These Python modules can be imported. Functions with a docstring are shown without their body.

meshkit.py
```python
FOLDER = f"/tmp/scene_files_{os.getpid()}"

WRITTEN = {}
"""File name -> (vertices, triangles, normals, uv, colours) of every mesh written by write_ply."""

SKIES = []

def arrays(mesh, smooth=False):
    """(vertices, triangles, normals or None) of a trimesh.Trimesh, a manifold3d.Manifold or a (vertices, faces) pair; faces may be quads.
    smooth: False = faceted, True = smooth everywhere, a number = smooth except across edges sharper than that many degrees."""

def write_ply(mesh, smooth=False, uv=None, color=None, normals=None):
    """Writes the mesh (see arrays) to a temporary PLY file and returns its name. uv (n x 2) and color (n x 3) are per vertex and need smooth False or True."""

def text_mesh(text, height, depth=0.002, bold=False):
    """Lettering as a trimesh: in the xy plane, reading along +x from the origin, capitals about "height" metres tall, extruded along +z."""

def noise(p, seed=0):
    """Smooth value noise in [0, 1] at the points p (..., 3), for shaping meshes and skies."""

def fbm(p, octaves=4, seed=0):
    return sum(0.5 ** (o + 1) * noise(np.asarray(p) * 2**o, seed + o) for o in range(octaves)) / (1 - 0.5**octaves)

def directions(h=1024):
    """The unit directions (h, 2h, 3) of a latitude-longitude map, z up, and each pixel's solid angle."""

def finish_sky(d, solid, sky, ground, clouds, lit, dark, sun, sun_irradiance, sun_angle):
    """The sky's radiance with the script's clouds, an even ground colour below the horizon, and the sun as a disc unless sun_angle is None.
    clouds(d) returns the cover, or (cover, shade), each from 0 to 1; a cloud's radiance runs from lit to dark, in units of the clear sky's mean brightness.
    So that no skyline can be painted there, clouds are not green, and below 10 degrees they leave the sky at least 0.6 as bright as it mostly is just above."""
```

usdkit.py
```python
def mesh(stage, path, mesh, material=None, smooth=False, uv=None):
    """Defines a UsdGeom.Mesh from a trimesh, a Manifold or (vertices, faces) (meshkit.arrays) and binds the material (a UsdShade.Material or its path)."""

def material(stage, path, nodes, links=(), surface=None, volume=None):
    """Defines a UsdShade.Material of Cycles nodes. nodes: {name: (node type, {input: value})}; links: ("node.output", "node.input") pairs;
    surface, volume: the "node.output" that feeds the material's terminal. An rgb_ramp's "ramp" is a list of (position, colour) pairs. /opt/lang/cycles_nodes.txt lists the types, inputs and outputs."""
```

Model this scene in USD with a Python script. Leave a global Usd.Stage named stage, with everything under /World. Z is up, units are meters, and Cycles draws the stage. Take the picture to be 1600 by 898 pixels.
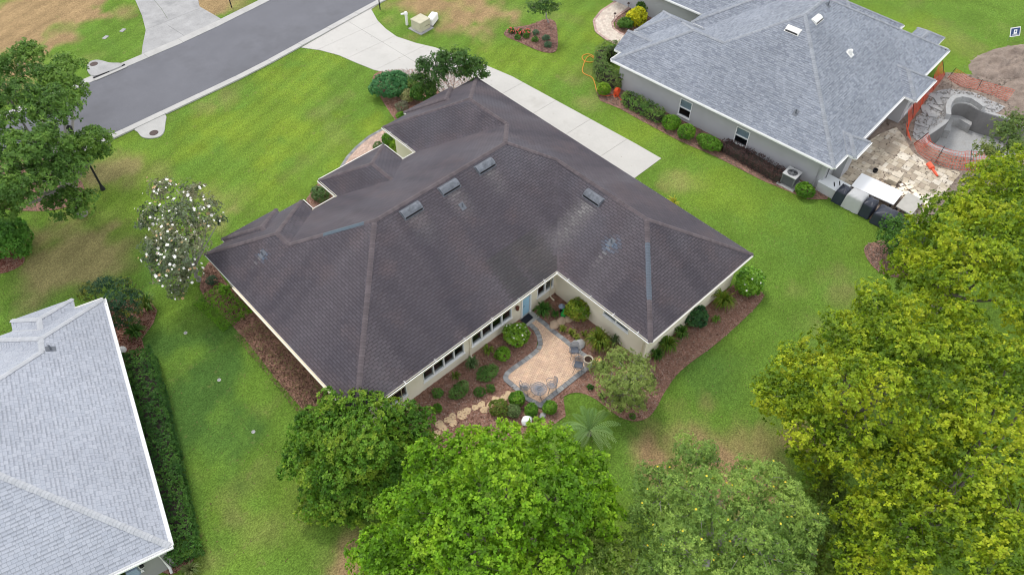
import math, random
import numpy as np, trimesh, shapely, usdkit, meshkit
from shapely.geometry import Polygon, LineString, Point, box as sbox
from shapely.ops import unary_union, split as shsplit
from shapely import affinity
from pxr import Usd, UsdGeom, UsdLux, UsdShade, Gf, Sdf, Vt

stage = Usd.Stage.CreateInMemory()
UsdGeom.SetStageUpAxis(stage, UsdGeom.Tokens.z)
UsdGeom.SetStageMetersPerUnit(stage, 1.0)
UsdGeom.Xform.Define(stage, '/World')
stage.SetDefaultPrim(stage.GetPrimAtPath('/World'))
UsdGeom.Scope.Define(stage, '/World/Looks')
A3 = lambda *a: np.array(a, float)

# ------------------------------------------------------------------ camera
CF = 1178.664                                   # focal length in pixels of the 1600 px wide picture
CP = A3(-7.30952, -18.22463, 33.64944)
CR = A3(0.72708650, -0.68653417, 0.00400725)
CU = A3(0.52080638, 0.55535377, 0.64833858)
CW = A3(0.44733203, 0.46931122, -0.76134160)
cam = UsdGeom.Camera.Define(stage, '/World/camera')
cam.CreateHorizontalApertureAttr(36.0); cam.CreateVerticalApertureAttr(36.0 * 574 / 1024)
cam.CreateFocalLengthAttr(36.0 * CF / 1600)
cam.CreateClippingRangeAttr(Gf.Vec2f(0.5, 2000))
cam.AddTransformOp().Set(Gf.Matrix4d(*[*CR, 0], *[*CU, 0], *[*(-CW), 0], *[*CP, 1]))
EXPOSURE = 0.46
cam.CreateExposureAttr(EXPOSURE)

# ------------------------------------------------------------------ sky and sun (bright overcast)
SUN_AZ, SUN_EL = math.radians(8), math.radians(58)        # azimuth from +y towards +x
sdir = A3(math.sin(SUN_AZ) * math.cos(SUN_EL), math.cos(SUN_AZ) * math.cos(SUN_EL), math.sin(SUN_EL))
sky_m = usdkit.material(stage, '/World/Looks/sky', {
    'tc': ('texture_coordinate', {}),
    's': ('sky_texture', {'sky_type': 'single_scattering', 'sun_disc': False, 'sun_elevation': SUN_EL, 'sun_rotation': SUN_AZ}),
    'n': ('noise_texture', {'scale': 2.2, 'detail': 5.0, 'roughness': 0.6}),
    'r': ('rgb_ramp', {'ramp': [(0.25, (0.72, 0.72, 0.72)), (0.7, (0.95, 0.95, 0.95))]}),
    'c': ('mix', {'mix_type': 'mix', 'color2': (7.2, 7.35, 7.7)}),
    'b': ('background_shader', {'strength': 0.135})},
    [('tc.generated', 'n.vector'), ('n.fac', 'r.fac'), ('r.color', 'c.fac'), ('s.color', 'c.color1'), ('c.color', 'b.color')], surface='b.background')
dome = UsdLux.DomeLight.Define(stage, '/World/sky')
UsdShade.MaterialBindingAPI.Apply(dome.GetPrim()).Bind(sky_m)
dome.GetPrim().SetCustomDataByKey('kind', 'structure')
sun = UsdLux.DistantLight.Define(stage, '/World/sun')
sun.CreateNormalizeAttr(True); sun.CreateIntensityAttr(0.37); sun.CreateAngleAttr(13.0); sun.CreateColorAttr(Gf.Vec3f(1.0, 0.96, 0.90))
zx = np.cross(A3(0, 0, 1), sdir); zx /= np.linalg.norm(zx); zy = np.cross(sdir, zx)
sun.AddTransformOp().Set(Gf.Matrix4d(*[*zx, 0], *[*zy, 0], *[*sdir, 0], *[0, 0, 60, 1]))

# ------------------------------------------------------------------ helpers: places
def ray(px, py): return CW + CR * (px - 800) / CF - CU * (py - 449) / CF
def at(px, py, z=0.0):
    d = ray(px, py); return CP + d * (z - CP[2]) / d[2]
def xy(px, py, z=0.0): return at(px, py, z)[:2]
def onplane(px, py, o, n):
    d = ray(px, py); n = A3(*n); return CP + d * ((A3(*o) - CP) @ n) / (d @ n)
def mpp(p): return ((A3(*p) - CP) @ CW) / CF             # metres per pixel at a point
def poly(pts, z=0.0): return Polygon([xy(*p, z) for p in pts]).buffer(0)
def smooth_poly(pts, z=0.0, n=4, closed=True):
    p = np.array([xy(*q, z) for q in pts])
    for _ in range(n):
        q = np.roll(p, -1, 0)
        p = np.stack([p * .75 + q * .25, p * .25 + q * .75], 1).reshape(-1, 2)
        if len(p) > 300: break
    return Polygon(p).buffer(0)
FOL = 1.72
rngs = lambda s: np.random.default_rng(s)

# ------------------------------------------------------------------ helpers: prims
taken, bases = {}, {}
def fresh(parent, name):
    k = (parent, name); n = taken.get(k, -1) + 1; taken[k] = n
    return f'{parent}/{name}' if n == 0 else f'{parent}/{name}_{n:03d}'
def tag(path, label=None, cat=None, group=None, kind=None):
    p = stage.GetPrimAtPath(path)
    for k, v in (('label', label), ('category', cat), ('group', group), ('kind', kind)):
        if v: p.SetCustomDataByKey(k, v)
    return path
def thing(name, label, cat, loc=(0, 0, 0), group=None, rot=0):
    path = fresh('/World', name)
    x = UsdGeom.Xform.Define(stage, path); x.AddTranslateOp().Set(Gf.Vec3d(*map(float, loc)))
    if rot: x.AddRotateZOp().Set(float(rot))
    bases[path] = A3(*loc)
    return tag(path, label, cat, group)
def setting(name, loc=(0, 0, 0)):
    path = fresh('/World', name); UsdGeom.Xform.Define(stage, path); bases[path] = A3(0, 0, 0)
    return tag(path, kind='structure')
def obj(name, mesh, mat, parent=None, tint=None, smooth=False, local=False, **tags):
    """One Mesh prim. Vertices are world ones unless local."""
    path = fresh(parent or '/World', name)
    if hasattr(mesh, 'to_mesh') or isinstance(mesh, trimesh.Trimesh):
        v, f, _ = meshkit.arrays(mesh)
    else: v, f = mesh
    v = np.asarray(v, float)
    if parent and not local: v = v - bases['/'.join(path.split('/')[:3])]
    usdkit.mesh(stage, path, (v, f), mat, smooth=smooth)
    if tint is not None:
        UsdGeom.PrimvarsAPI(stage.GetPrimAtPath(path)).CreatePrimvar('tint', Sdf.ValueTypeNames.Color3fArray, 'vertex').Set(Vt.Vec3fArray.FromNumpy(np.asarray(tint, np.float32)))
    if tags: tag(path, **tags)
    return path
def dup(src, loc, rot=0, label=None, group=None):
    p = stage.GetPrimAtPath(src); was = dict(p.GetCustomData())
    name = p.GetName()
    if name[-4:-3] == '_' and name[-3:].isdigit(): name = name[:-4]
    r = thing(name, label or was['label'], was['category'], loc, group or was.get('group'), rot)
    q = stage.GetPrimAtPath(r); q.GetReferences().AddInternalReference(src); q.SetInstanceable(True)
    return r
def join(ms):
    V, F, n = [], [], 0
    for v, f in ms:
        V.append(v); F.append(np.asarray(f) + n); n += len(v)
    return (np.vstack(V), np.vstack(F)) if V else (np.zeros((0, 3)), np.zeros((0, 3), int))
def tm(m): return np.array(m.vertices), np.array(m.faces)
BOXF = np.array([[0,2,3],[0,3,1],[4,5,7],[4,7,6],[0,1,5],[0,5,4],[2,6,7],[2,7,3],[0,4,6],[0,6,2],[1,3,7],[1,7,5]])
def bx(c, s, rz=0.0):
    v = np.array([[x, y, z] for x in (-.5, .5) for y in (-.5, .5) for z in (-.5, .5)])[[0, 4, 2, 6, 1, 5, 3, 7]] * s
    cz, sz = math.cos(rz), math.sin(rz)
    return v @ np.array([[cz, sz, 0], [-sz, cz, 0], [0, 0, 1]]) + A3(*c), BOXF
def bar(p0, p1, w, h, up=(0, 0, 1)):
    p0, p1 = A3(*p0), A3(*p1); d = p1 - p0; d /= np.linalg.norm(d)
    s = np.cross(d, A3(*up)); s /= np.linalg.norm(s); u = np.cross(s, d)
    v = np.array([p + s * a * w / 2 + u * b * h / 2 for b in (-1, 1) for p, a in ((p0, -1), (p1, -1), (p0, 1), (p1, 1))])
    return v, BOXF
def rbox(c, s, r=0.03, rz=0.0):
    """A box with bevelled edges."""
    import manifold3d as m3
    b = np.array(s) / 2 - r
    pts = np.array([[x, y, z] for x in (-1, 1) for y in (-1, 1) for z in (-1, 1)]) * b
    offs = np.vstack([np.eye(3), -np.eye(3)]) * r
    m = m3.Manifold.hull_points((pts[:, None] + offs[None]).reshape(-1, 3))
    v, f, _ = meshkit.arrays(m)
    cz, sz = math.cos(rz), math.sin(rz)
    return v @ np.array([[cz, sz, 0], [-sz, cz, 0], [0, 0, 1]]) + A3(*c), f
def tube(pts, r, sides=6, caps=True):
    p = np.asarray(pts, float); t = np.gradient(p, axis=0); t /= np.linalg.norm(t, axis=1, keepdims=True) + 1e-12
    ref = A3(0, 0, 1) if abs(t[:, 2]).mean() < .8 else A3(1, 0, 0)
    a = np.cross(t, ref); a /= np.linalg.norm(a, axis=1, keepdims=True) + 1e-12; b = np.cross(t, a)
    g = np.arange(sides) * 2 * np.pi / sides
    v = p[:, None] + np.broadcast_to(r, (len(p),))[:, None, None] * (np.cos(g)[None, :, None] * a[:, None] + np.sin(g)[None, :, None] * b[:, None])
    i, j = np.meshgrid(np.arange(len(p) - 1), np.arange(sides), indexing='ij')
    q = np.stack([i * sides + j, i * sides + (j + 1) % sides, (i + 1) * sides + (j + 1) % sides, (i + 1) * sides + j], -1).reshape(-1, 4)
    f = np.vstack([q[:, [0, 1, 2]], q[:, [0, 2, 3]]])
    if caps:
        k = np.arange(1, sides - 1); o = (len(p) - 1) * sides
        f = np.vstack([f, np.stack([0 * k, k + 1, k], 1), np.stack([0 * k + o, o + k, o + k + 1], 1)])
    return v.reshape(-1, 3), f
def lathe(prof, c=(0, 0, 0), n=20):
    m = trimesh.creation.revolve(np.array(prof, float), sections=n); v, f = tm(m); return v + A3(*c), f
def polys(g):
    if g.is_empty: return []
    return [p for p in getattr(g, 'geoms', [g]) if p.geom_type == 'Polygon' and p.area > 1e-5]
def prism(g, z0, z1, bevel=0.0):
    out = []
    for p in polys(g):
        v, f = tm(trimesh.creation.extrude_polygon(p, z1 - z0, engine='earcut')); v = v + A3(0, 0, z0)
        if bevel:
            top = v[:, 2] > z1 - 1e-6; c = np.array(p.centroid.coords[0])
            v[top, :2] += (c - v[top, :2]) * (bevel / math.sqrt(p.area))
        out.append((v, f))
    return join(out)
def sheet(g, z, step=None, h=None):
    out = []
    for p in polys(g):
        v, f = trimesh.creation.triangulate_polygon(p, engine='earcut')
        if len(f) and (lambda a, b: a[0] * b[1] - a[1] * b[0])(v[f[0, 1]] - v[f[0, 0]], v[f[0, 2]] - v[f[0, 0]]) < 0: f = f[:, ::-1]
        out.append((np.c_[v, np.full(len(v), z)], f))
    return join(out)
def grid_sheet(g, z, step, fn=None):
    """A polygon as square cells clipped at its edge, so that it can carry relief."""
    x0, y0, x1, y1 = g.bounds; out = []; pg = shapely.prepared.prep(g) if hasattr(shapely, 'prepared') else None
    xs, ys = np.arange(x0, x1, step), np.arange(y0, y1, step)
    X, Y = np.meshgrid(xs, ys); cells = shapely.box(X.ravel(), Y.ravel(), X.ravel() + step, Y.ravel() + step)
    shapely.prepare(g)
    full = shapely.contains_properly(g, cells); part = shapely.intersects(g, cells) & ~full
    c = cells[full]
    if len(c):
        b = shapely.bounds(c); n = len(c)
        v = np.stack([b[:, [0, 1]], b[:, [2, 1]], b[:, [2, 3]], b[:, [0, 3]]], 1).reshape(-1, 2); k = np.arange(n)[:, None] * 4
        out.append((np.c_[v, np.full(len(v), z)], np.vstack([k + [0, 1, 2], k + [0, 2, 3]])))
    for cell in cells[part]:
        q = sheet(cell.intersection(g), z)
        if len(q[0]): out.append(q)
    v, f = join(out)
    if fn is not None: v[:, 2] += fn(v)
    return v, f
def turn(m, o, ang, z=0.0):
    c, s = math.cos(ang), math.sin(ang); v = np.asarray(m[0]); return np.c_[v[:, 0] * c - v[:, 1] * s + o[0], v[:, 0] * s + v[:, 1] * c + o[1], v[:, 2] + z], m[1]

# ------------------------------------------------------------------ materials
def M(name, col, rough=.6, var=.12, scale=6.0, bump=0.0, bscale=None, spec=.3, tint=False, fine=0.0, fscale=60.0, metal=0.0, island=0.0, dirt=None, coat=0.0):
    n = {'g': ('geometry', {}), 'n': ('noise_texture', {'scale': scale, 'detail': 4.0, 'roughness': .6}),
         'r': ('map_range', {'from_min': .25, 'from_max': .75, 'to_min': 1 - var, 'to_max': 1 + var}),
         'v': ('combine_color', {}), 'm': ('mix', {'mix_type': 'multiply', 'fac': 1.0, 'color1': col}),
         'p': ('principled_bsdf', {'roughness': rough, 'specular_ior_level': spec, 'metallic': metal, 'coat_weight': coat})}
    L = [('g.position', 'n.vector'), ('n.fac', 'r.value'), ('r.result', 'v.r'), ('r.result', 'v.g'), ('r.result', 'v.b'), ('v.color', 'm.color2')]
    if tint: n['a'] = ('attribute', {'attribute': 'tint'}); L.append(('a.color', 'm.color1'))
    out = 'm.color'
    if fine:
        n.update({'fn': ('noise_texture', {'scale': fscale, 'detail': 2.0}), 'fr': ('map_range', {'from_min': .25, 'from_max': .75, 'to_min': 1 - fine, 'to_max': 1 + fine}), 'fc': ('combine_color', {}), 'fm': ('mix', {'mix_type': 'multiply', 'fac': 1.0})})
        L += [('g.position', 'fn.vector'), ('fn.fac', 'fr.value'), ('fr.result', 'fc.r'), ('fr.result', 'fc.g'), ('fr.result', 'fc.b'), (out, 'fm.color1'), ('fc.color', 'fm.color2')]; out = 'fm.color'
    if island:
        n.update({'ir': ('map_range', {'to_min': 1 - island, 'to_max': 1 + island}), 'ic': ('combine_color', {}), 'im': ('mix', {'mix_type': 'multiply', 'fac': 1.0})})
        L += [('g.random_per_island', 'ir.value'), ('ir.result', 'ic.r'), ('ir.result', 'ic.g'), ('ir.result', 'ic.b'), (out, 'im.color1'), ('ic.color', 'im.color2')]; out = 'im.color'
    if dirt:                                        # patches of a second colour: (colour, scale, from, to)
        n.update({'dn': ('noise_texture', {'scale': dirt[1], 'detail': 5.0, 'roughness': .65}), 'dr': ('map_range', {'from_min': dirt[2], 'from_max': dirt[3], 'clamp': True}), 'dm': ('mix', {'mix_type': 'mix', 'color2': dirt[0]})})
        L += [('g.position', 'dn.vector'), ('dn.fac', 'dr.value'), ('dr.result', 'dm.fac'), (out, 'dm.color1')]; out = 'dm.color'
    L.append((out, 'p.base_color'))
    if bump:
        n.update({'bn': ('noise_texture', {'scale': bscale or scale * 4, 'detail': 3.0}), 'b': ('bump', {'strength': 1.0, 'distance': bump})})
        L += [('g.position', 'bn.vector'), ('bn.fac', 'b.height'), ('b.normal', 'p.normal')]
    return usdkit.material(stage, '/World/Looks/' + name, n, L, surface='p.BSDF')
def leafmat(name, rough=.5, trans=.34, spec=.25, isl=.22):
    n = {'g': ('geometry', {}), 'a': ('attribute', {'attribute': 'tint'}), 'r': ('map_range', {'to_min': 1 - isl, 'to_max': 1 + isl}), 'v': ('combine_color', {}),
         'm': ('mix', {'mix_type': 'multiply', 'fac': 1.0}), 'p': ('principled_bsdf', {'roughness': rough, 'specular_ior_level': spec}), 't': ('translucent_bsdf', {}), 'x': ('mix_closure', {'fac': trans})}
    return usdkit.material(stage, '/World/Looks/' + name, n, [('g.random_per_island', 'r.value'), ('r.result', 'v.r'), ('r.result', 'v.g'), ('r.result', 'v.b'), ('a.color', 'm.color1'), ('v.color', 'm.color2'),
        ('m.color', 'p.base_color'), ('m.color', 't.color'), ('p.BSDF', 'x.closure1'), ('t.BSDF', 'x.closure2')], surface='x.closure')
LEAF = leafmat('leaf'); GLOSSY_LEAF = leafmat('glossy_leaf', .35, .2, .45)
LAWN = M('lawn', (.1, .2, .02), .95, .24, 4.0, .06, 20., .08, tint=True, fine=.45, fscale=12., dirt=((.20, .185, .07), 1.7, .60, .86))
ASPHALT = M('asphalt', (.142, .143, .158), .9, .08, .35, .006, 60., .2, fine=.12, fscale=24., dirt=((.118, .118, .128), .22, .5, .72))
CONCRETE = M('concrete', (.485, .467, .435), .85, .06, .5, .003, 40., .2, fine=.05, fscale=18., island=.04, dirt=((.38, .36, .325), .45, .58, .85))
OLD_CONCRETE = M('old_concrete', (.33, .325, .32), .9, .16, .9, .006, 30., .2, fine=.10, fscale=14., dirt=((.2, .2, .2), .6, .55, .8))
KERB = M('kerb_concrete', (.45, .44, .42), .85, .10, 1.2, .003, 40., .2, fine=.06, fscale=20., island=.08)
MULCH = M('mulch', (.28, .16, .12), .95, .35, 4., .05, 22., .1, fine=.45, fscale=22.)
CHIP = M('bark_chip', (.2, .09, .06), .9, .3, 1.5, 0, spec=.15, tint=True, island=.35)
DIRT = M('dirt', (.25, .20, .165), .95, .28, 1.2, .04, 9., .1, fine=.18, fscale=14., dirt=((.14, .105, .085), .8, .5, .8))
SAND = M('sand', (.36, .28, .20), .95, .2, 1.5, .02, 12., .1, fine=.12, fscale=20.)
WHITE = M('white_paint', (.78, .78, .77), .45, .04, 2.)
CREAM = M('cream_stucco', (.78, .715, .575), .9, .05, .9, .006, 45., .2, fine=.04, fscale=30.)
GREYWALL = M('grey_stucco', (.40, .40, .415), .9, .05, .8, .006, 45., .2, fine=.04, fscale=30.)
DARKGREY = M('dark_grey_stucco', (.10, .10, .115), .9, .06, .8, .006, 45., .2)
FLOOR = M('interior_floor', (.15, .14, .135), .6, .1, .8)
SHINGLE = M('shingle', (.06, .05, .06), .88, .05, 2., .002, 90., .25, tint=True, fine=.10, fscale=42.)
DECK = M('roof_deck', (.035, .03, .035), .95)
VENT = M('weathered_vent', (.135, .145, .165), .7, .35, 3.5, spec=.3, fine=.2, fscale=9.)
LEAD = M('lead_pipe', (.12, .13, .15), .55, .2, 8.)
BLUEDOOR = M('blue_door', (.30, .50, .64), .4, .04, 2.)
NAVY = M('navy_mat', (.022, .024, .034), .9, .1, 20.)
METAL = M('grey_metal', (.16, .165, .185), .42, .25, 9., spec=.5, metal=.3)
BLACK = M('black_metal', (.015, .015, .017), .5, .1, 5.)
PAVER = M('paver', (.57, .37, .25), .9, .12, 2.2, .003, 50., .2, tint=True, fine=.10, fscale=30.)
TRAV = M('travertine', (.5, .43, .33), .8, .14, 3., .003, 30., .25, tint=True, fine=.08, fscale=18., dirt=((.30, .23, .16), 1.4, .55, .85))
FLAG = M('flagstone', (.60, .44, .27), .85, .14, 2.5, .008, 14., .2, fine=.08, fscale=20., island=.10)
BOULDER = M('boulder', (.42, .31, .22), .9, .2, 3., .02, 10., .2)
IRON = M('manhole_iron', (.085, .06, .055), .8, .15, 9., .004, 60.)
BARK = M('bark', (.14, .12, .10), .95, .25, 4., .02, 18.)
GREYBARK = M('grey_bark', (.27, .25, .23), .95, .2, 4., .015, 18.)
BARK_DARK = M('dark_bark', (.05, .042, .035), .95, .25, 4., .02, 18.)
LITTER = M('leaf_litter', (.035, .028, .022), .95, .3, 12.)
ORANGE = M('orange_plastic', (.78, .13, .065), .6, .08, 3.)
HOSE = M('orange_hose', (.72, .27, .035), .45, .05, 3.)
REDHOSE = M('red_hose', (.72, .10, .03), .45, .05, 3.)
GUNITE = M('gunite', (.34, .34, .335), .95, .14, .9, .03, 7., .15, fine=.12, fscale=9., dirt=((.24, .225, .2), .9, .52, .85))
WETGREY = M('pool_wall', (.17, .165, .16), .9, .14, .9, .012, 10., .2, fine=.08, fscale=10.)
TARP = M('dark_cover', (.020, .024, .038), .42, .15, 3., .02, 5., .5)
TARP_GREY = M('grey_cover', (.44, .44, .44), .6, .05, 3., .01, 5.)
PANEL = M('white_panel', (.80, .80, .80), .35, .02, 2.)
BEIGE = M('beige_panel', (.42, .40, .36), .6, .08, 2., .0, dirt=((.3, .28, .25), 1.5, .55, .8))
UTIL = M('transformer_paint', (.46, .43, .31), .6, .10, 3., dirt=((.28, .22, .12), 2.5, .6, .85))
TANP = M('tan_petal', (.50, .34, .18), .7, .1, 5.)
PETAL = M('white_petal', (.82, .80, .74), .6, .08, 5.)
PINK = M('red_petal', (.72, .12, .10), .6, .1, 5.)
YELLOWP = M('yellow_petal', (.70, .55, .05), .6, .1, 5.)
GREENP = M('green_glaze', (.03, .32, .06), .3, .1, 5., spec=.5)
BROWN = M('brown_lamp', (.11, .035, .02), .6, .1, 5.)
GREYBLIND = M('grey_blind', (.14, .155, .18), .5, .05, 5.)  # panel colour standing in for the reflection on the wing window panes
BLIND = M('white_blind', (.62, .64, .65), .7, .03, 2.)
SIGNBLUE = M('sign_blue', (.03, .06, .15), .5)
POT = M('cream_pot', (.50, .44, .34), .8, .12, 6.)
STUMP = M('cut_wood', (.62, .35, .16), .8, .15, 8.)
ACGREY = M('ac_metal', (.17, .175, .185), .5, .06, 4., metal=.2)
PVC = M('white_pvc', (.72, .71, .68), .4, .03, 3.)
BLUEBOX = M('blue_grey_box', (.22, .28, .36), .5, .05, 3.)
GLASS = usdkit.material(stage, '/World/Looks/window_glass', {'w': ('layer_weight', {'blend': .5}), 'q': ('math', {'math_type': 'power', 'value2': 4.0}), 'k': ('math', {'math_type': 'multiply_add', 'value2': .85, 'value3': .05}),
    't': ('transparent_bsdf', {'color': (.72, .77, .80)}), 'g': ('glossy_bsdf', {'roughness': 0.03, 'color': (1, 1, 1)}), 'x': ('mix_closure', {})},
    [('w.facing', 'q.value1'), ('q.value', 'k.value1'), ('k.value', 'x.fac'), ('t.BSDF', 'x.closure1'), ('g.BSDF', 'x.closure2')], surface='x.closure')

# ------------------------------------------------------------------ roofs
TAN = 0.5746
def hip_faces(r, hipless=''):
    x0, y0, x1, y1 = r; X0, Y0, X1, Y1 = x0, y0, x1, y1
    if 'N' in hipless: Y1 += 60
    if 'E' in hipless: X1 += 60
    if 'W' in hipless: X0 -= 60
    if 'S' in hipless: Y0 -= 60
    w = min(X1 - X0, Y1 - Y0) / 2
    if X1 - X0 <= Y1 - Y0: a, b = ((X0 + X1) / 2, Y0 + w), ((X0 + X1) / 2, Y1 - w)
    else: a, b = (X0 + w, (Y0 + Y1) / 2), (X1 - w, (Y0 + Y1) / 2)
    c = [(X0, Y0), (X1, Y0), (X1, Y1), (X0, Y1)]
    if X1 - X0 <= Y1 - Y0: F = {'S': [c[0], c[1], a], 'E': [c[1], c[2], b, a], 'N': [c[2], c[3], b], 'W': [c[3], c[0], a, b]}
    else: F = {'S': [c[0], c[1], b, a], 'E': [c[1], c[2], b], 'N': [c[2], c[3], a, b], 'W': [c[3], c[0], a]}
    pl = {'S': (0, 1, -Y0), 'N': (0, -1, Y1), 'W': (1, 0, -X0), 'E': (-1, 0, X1)}
    R = sbox(*r)
    return [(Polygon(F[k]).intersection(R), pl[k]) for k in 'SNEW' if k not in hipless]
def halfplane(a, b, c, big=300.):
    """Where a x + b y + c > 0."""
    n = math.hypot(a, b)
    if n < 1e-9: return sbox(-big, -big, big, big) if c > 0 else Polygon()
    a, b, c = a / n, b / n, c / n; p = A3(-a * c, -b * c); t = A3(-b, a); u = A3(a, b)
    return Polygon([p - t * big, p + t * big, p + t * big + u * big, p - t * big + u * big])
def roof_planes(rects):
    fs = [(k, g, pl) for k, r in enumerate(rects) for g, pl in hip_faces(r[:4], r[4] if len(r) > 4 else '')]
    keep = {}
    for k, g, pl in fs:
        for k2, g2, p2 in fs:
            if k2 == k or g.is_empty: continue
            d = tuple(np.subtract(p2, pl))
            if max(map(abs, d)) < 1e-6: continue
            cut = g2.intersection(halfplane(d[0], d[1], d[2] - 1e-5))
            if cut.area > 1e-6: g = g.difference(cut)
        key = tuple(np.round(pl, 3)); keep.setdefault(key, []).append(g)
    out = []
    for pl, gs in keep.items():
        for p in polys(unary_union([q.buffer(.004, join_style=2) for q in gs]).buffer(-.012, join_style=2).buffer(.008, join_style=2)):
            if p.area > .06: out.append((p, pl))
    return out
def roof(parent, rects, ze, T, tint, seed, ov=.5, tab=.32, course=.15, cap_tint=None, style='tab', band=(1.0, .8, .8)):
    # style 'tab': three-tab strips with slots; 'lam': random laminated teeth. band: (share of tabs with course shadow painted in as a darker band, its depth, its tone)
    rng = rngs(seed); planes = roof_planes(rects); foot = unary_union([sbox(*r[:4]) for r in rects]).buffer(.003, join_style=2)
    deck = []
    for p, pl in planes:
        v, f = sheet(p, 0); v[:, 2] = ze + TAN * (v[:, :2] @ A3(*pl[:2]) + pl[2]); deck.append((v, f))
    rf = obj('roof', T(join(deck)), DECK, parent)
    VV, CC, n = [], [], 0; FF = []
    c1 = math.sqrt(1 + TAN * TAN); e = course / c1
    for p, (a, b, c) in planes:
        up = A3(a, b); ua = A3(b, -a)                     # uphill, along the eave
        q = Polygon([(x * ua[0] + y * ua[1], x * a + y * b + c) for x, y in p.exterior.coords], [[(x * ua[0] + y * ua[1], x * a + y * b + c) for x, y in h.coords] for h in p.interiors]).buffer(0)
        u0, t0, u1, t1 = q.bounds; cells = []
        for i in range(int(math.floor(t0 / e)), int(t1 / e) + 1):
            m = int((u1 - u0) / tab) + 3
            if style == 'tab': edges = u0 - (i % 2) * tab / 2 - .1 + np.arange(m + 1) * tab + rng.uniform(-.012, .012, m + 1); gp = .011
            else: edges = u0 - rng.uniform(0, tab) + np.r_[0, np.cumsum(tab * rng.uniform(.55, 1.45, m))]; gp = .003
            for k in range(m): cells.append((edges[k] + gp, i * e, edges[k + 1] - gp, i * e + e + .012))
        cells = np.array(cells); bxs = shapely.box(*cells.T); shapely.prepare(q)
        full = shapely.contains(q, bxs); part = shapely.intersects(q, bxs) & ~full
        lift = rng.uniform(.010, .017, len(cells))
        def put(pts, i0, lf, tone=1.0):                              # pts: (n, 2) in (u, t), lower edge at t = i0
            nonlocal n
            k = len(pts); tt = pts[:, 1]
            hz = lf * (1 - np.clip((tt - i0) / e, 0, 1)) + .003
            w = pts[:, :1] * ua + (tt[:, None] - c) * up
            VV.append(np.c_[w, ze + TAN * tt + hz]); FF.append(n + np.stack([np.zeros(k - 2, int), np.arange(1, k - 1), np.arange(2, k)], 1))
            CC.append(np.r_[w.mean(0), tt.mean(), pts[:, 0].mean(), k, tone]); n += k
            low = np.nonzero(np.abs(tt - i0) < 1e-6)[0]
            if len(low) >= 2:
                l, r = low[np.argmin(pts[low, 0])], low[np.argmax(pts[low, 0])]
                s = VV[-1][[l, r]].copy(); s = np.vstack([s, s - [0, 0, lf + .004]])
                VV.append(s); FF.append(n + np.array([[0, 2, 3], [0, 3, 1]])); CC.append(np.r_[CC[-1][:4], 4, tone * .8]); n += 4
        for j in np.nonzero(full | part)[0]:
            x0, y0, x1, y1 = cells[j]
            if full[j]:
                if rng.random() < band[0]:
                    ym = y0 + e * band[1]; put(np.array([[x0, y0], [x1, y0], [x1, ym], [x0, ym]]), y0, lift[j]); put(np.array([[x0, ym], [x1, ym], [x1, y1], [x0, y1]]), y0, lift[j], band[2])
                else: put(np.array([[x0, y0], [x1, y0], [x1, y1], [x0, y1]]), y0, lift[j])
                continue
            for g in polys(bxs[j].intersection(q)):
                pts = np.array(shapely.geometry.polygon.orient(g).exterior.coords)[:-1]
                if g.area > 4e-4: put(pts, y0, lift[j])
    V, F, C = np.vstack(VV), np.vstack(FF), np.array(CC)
    a1 = V[F[:, 1]] - V[F[:, 0]]; a2 = V[F[:, 2]] - V[F[:, 0]]
    col = tint(C, rng) * C[:, 5:6]
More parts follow.
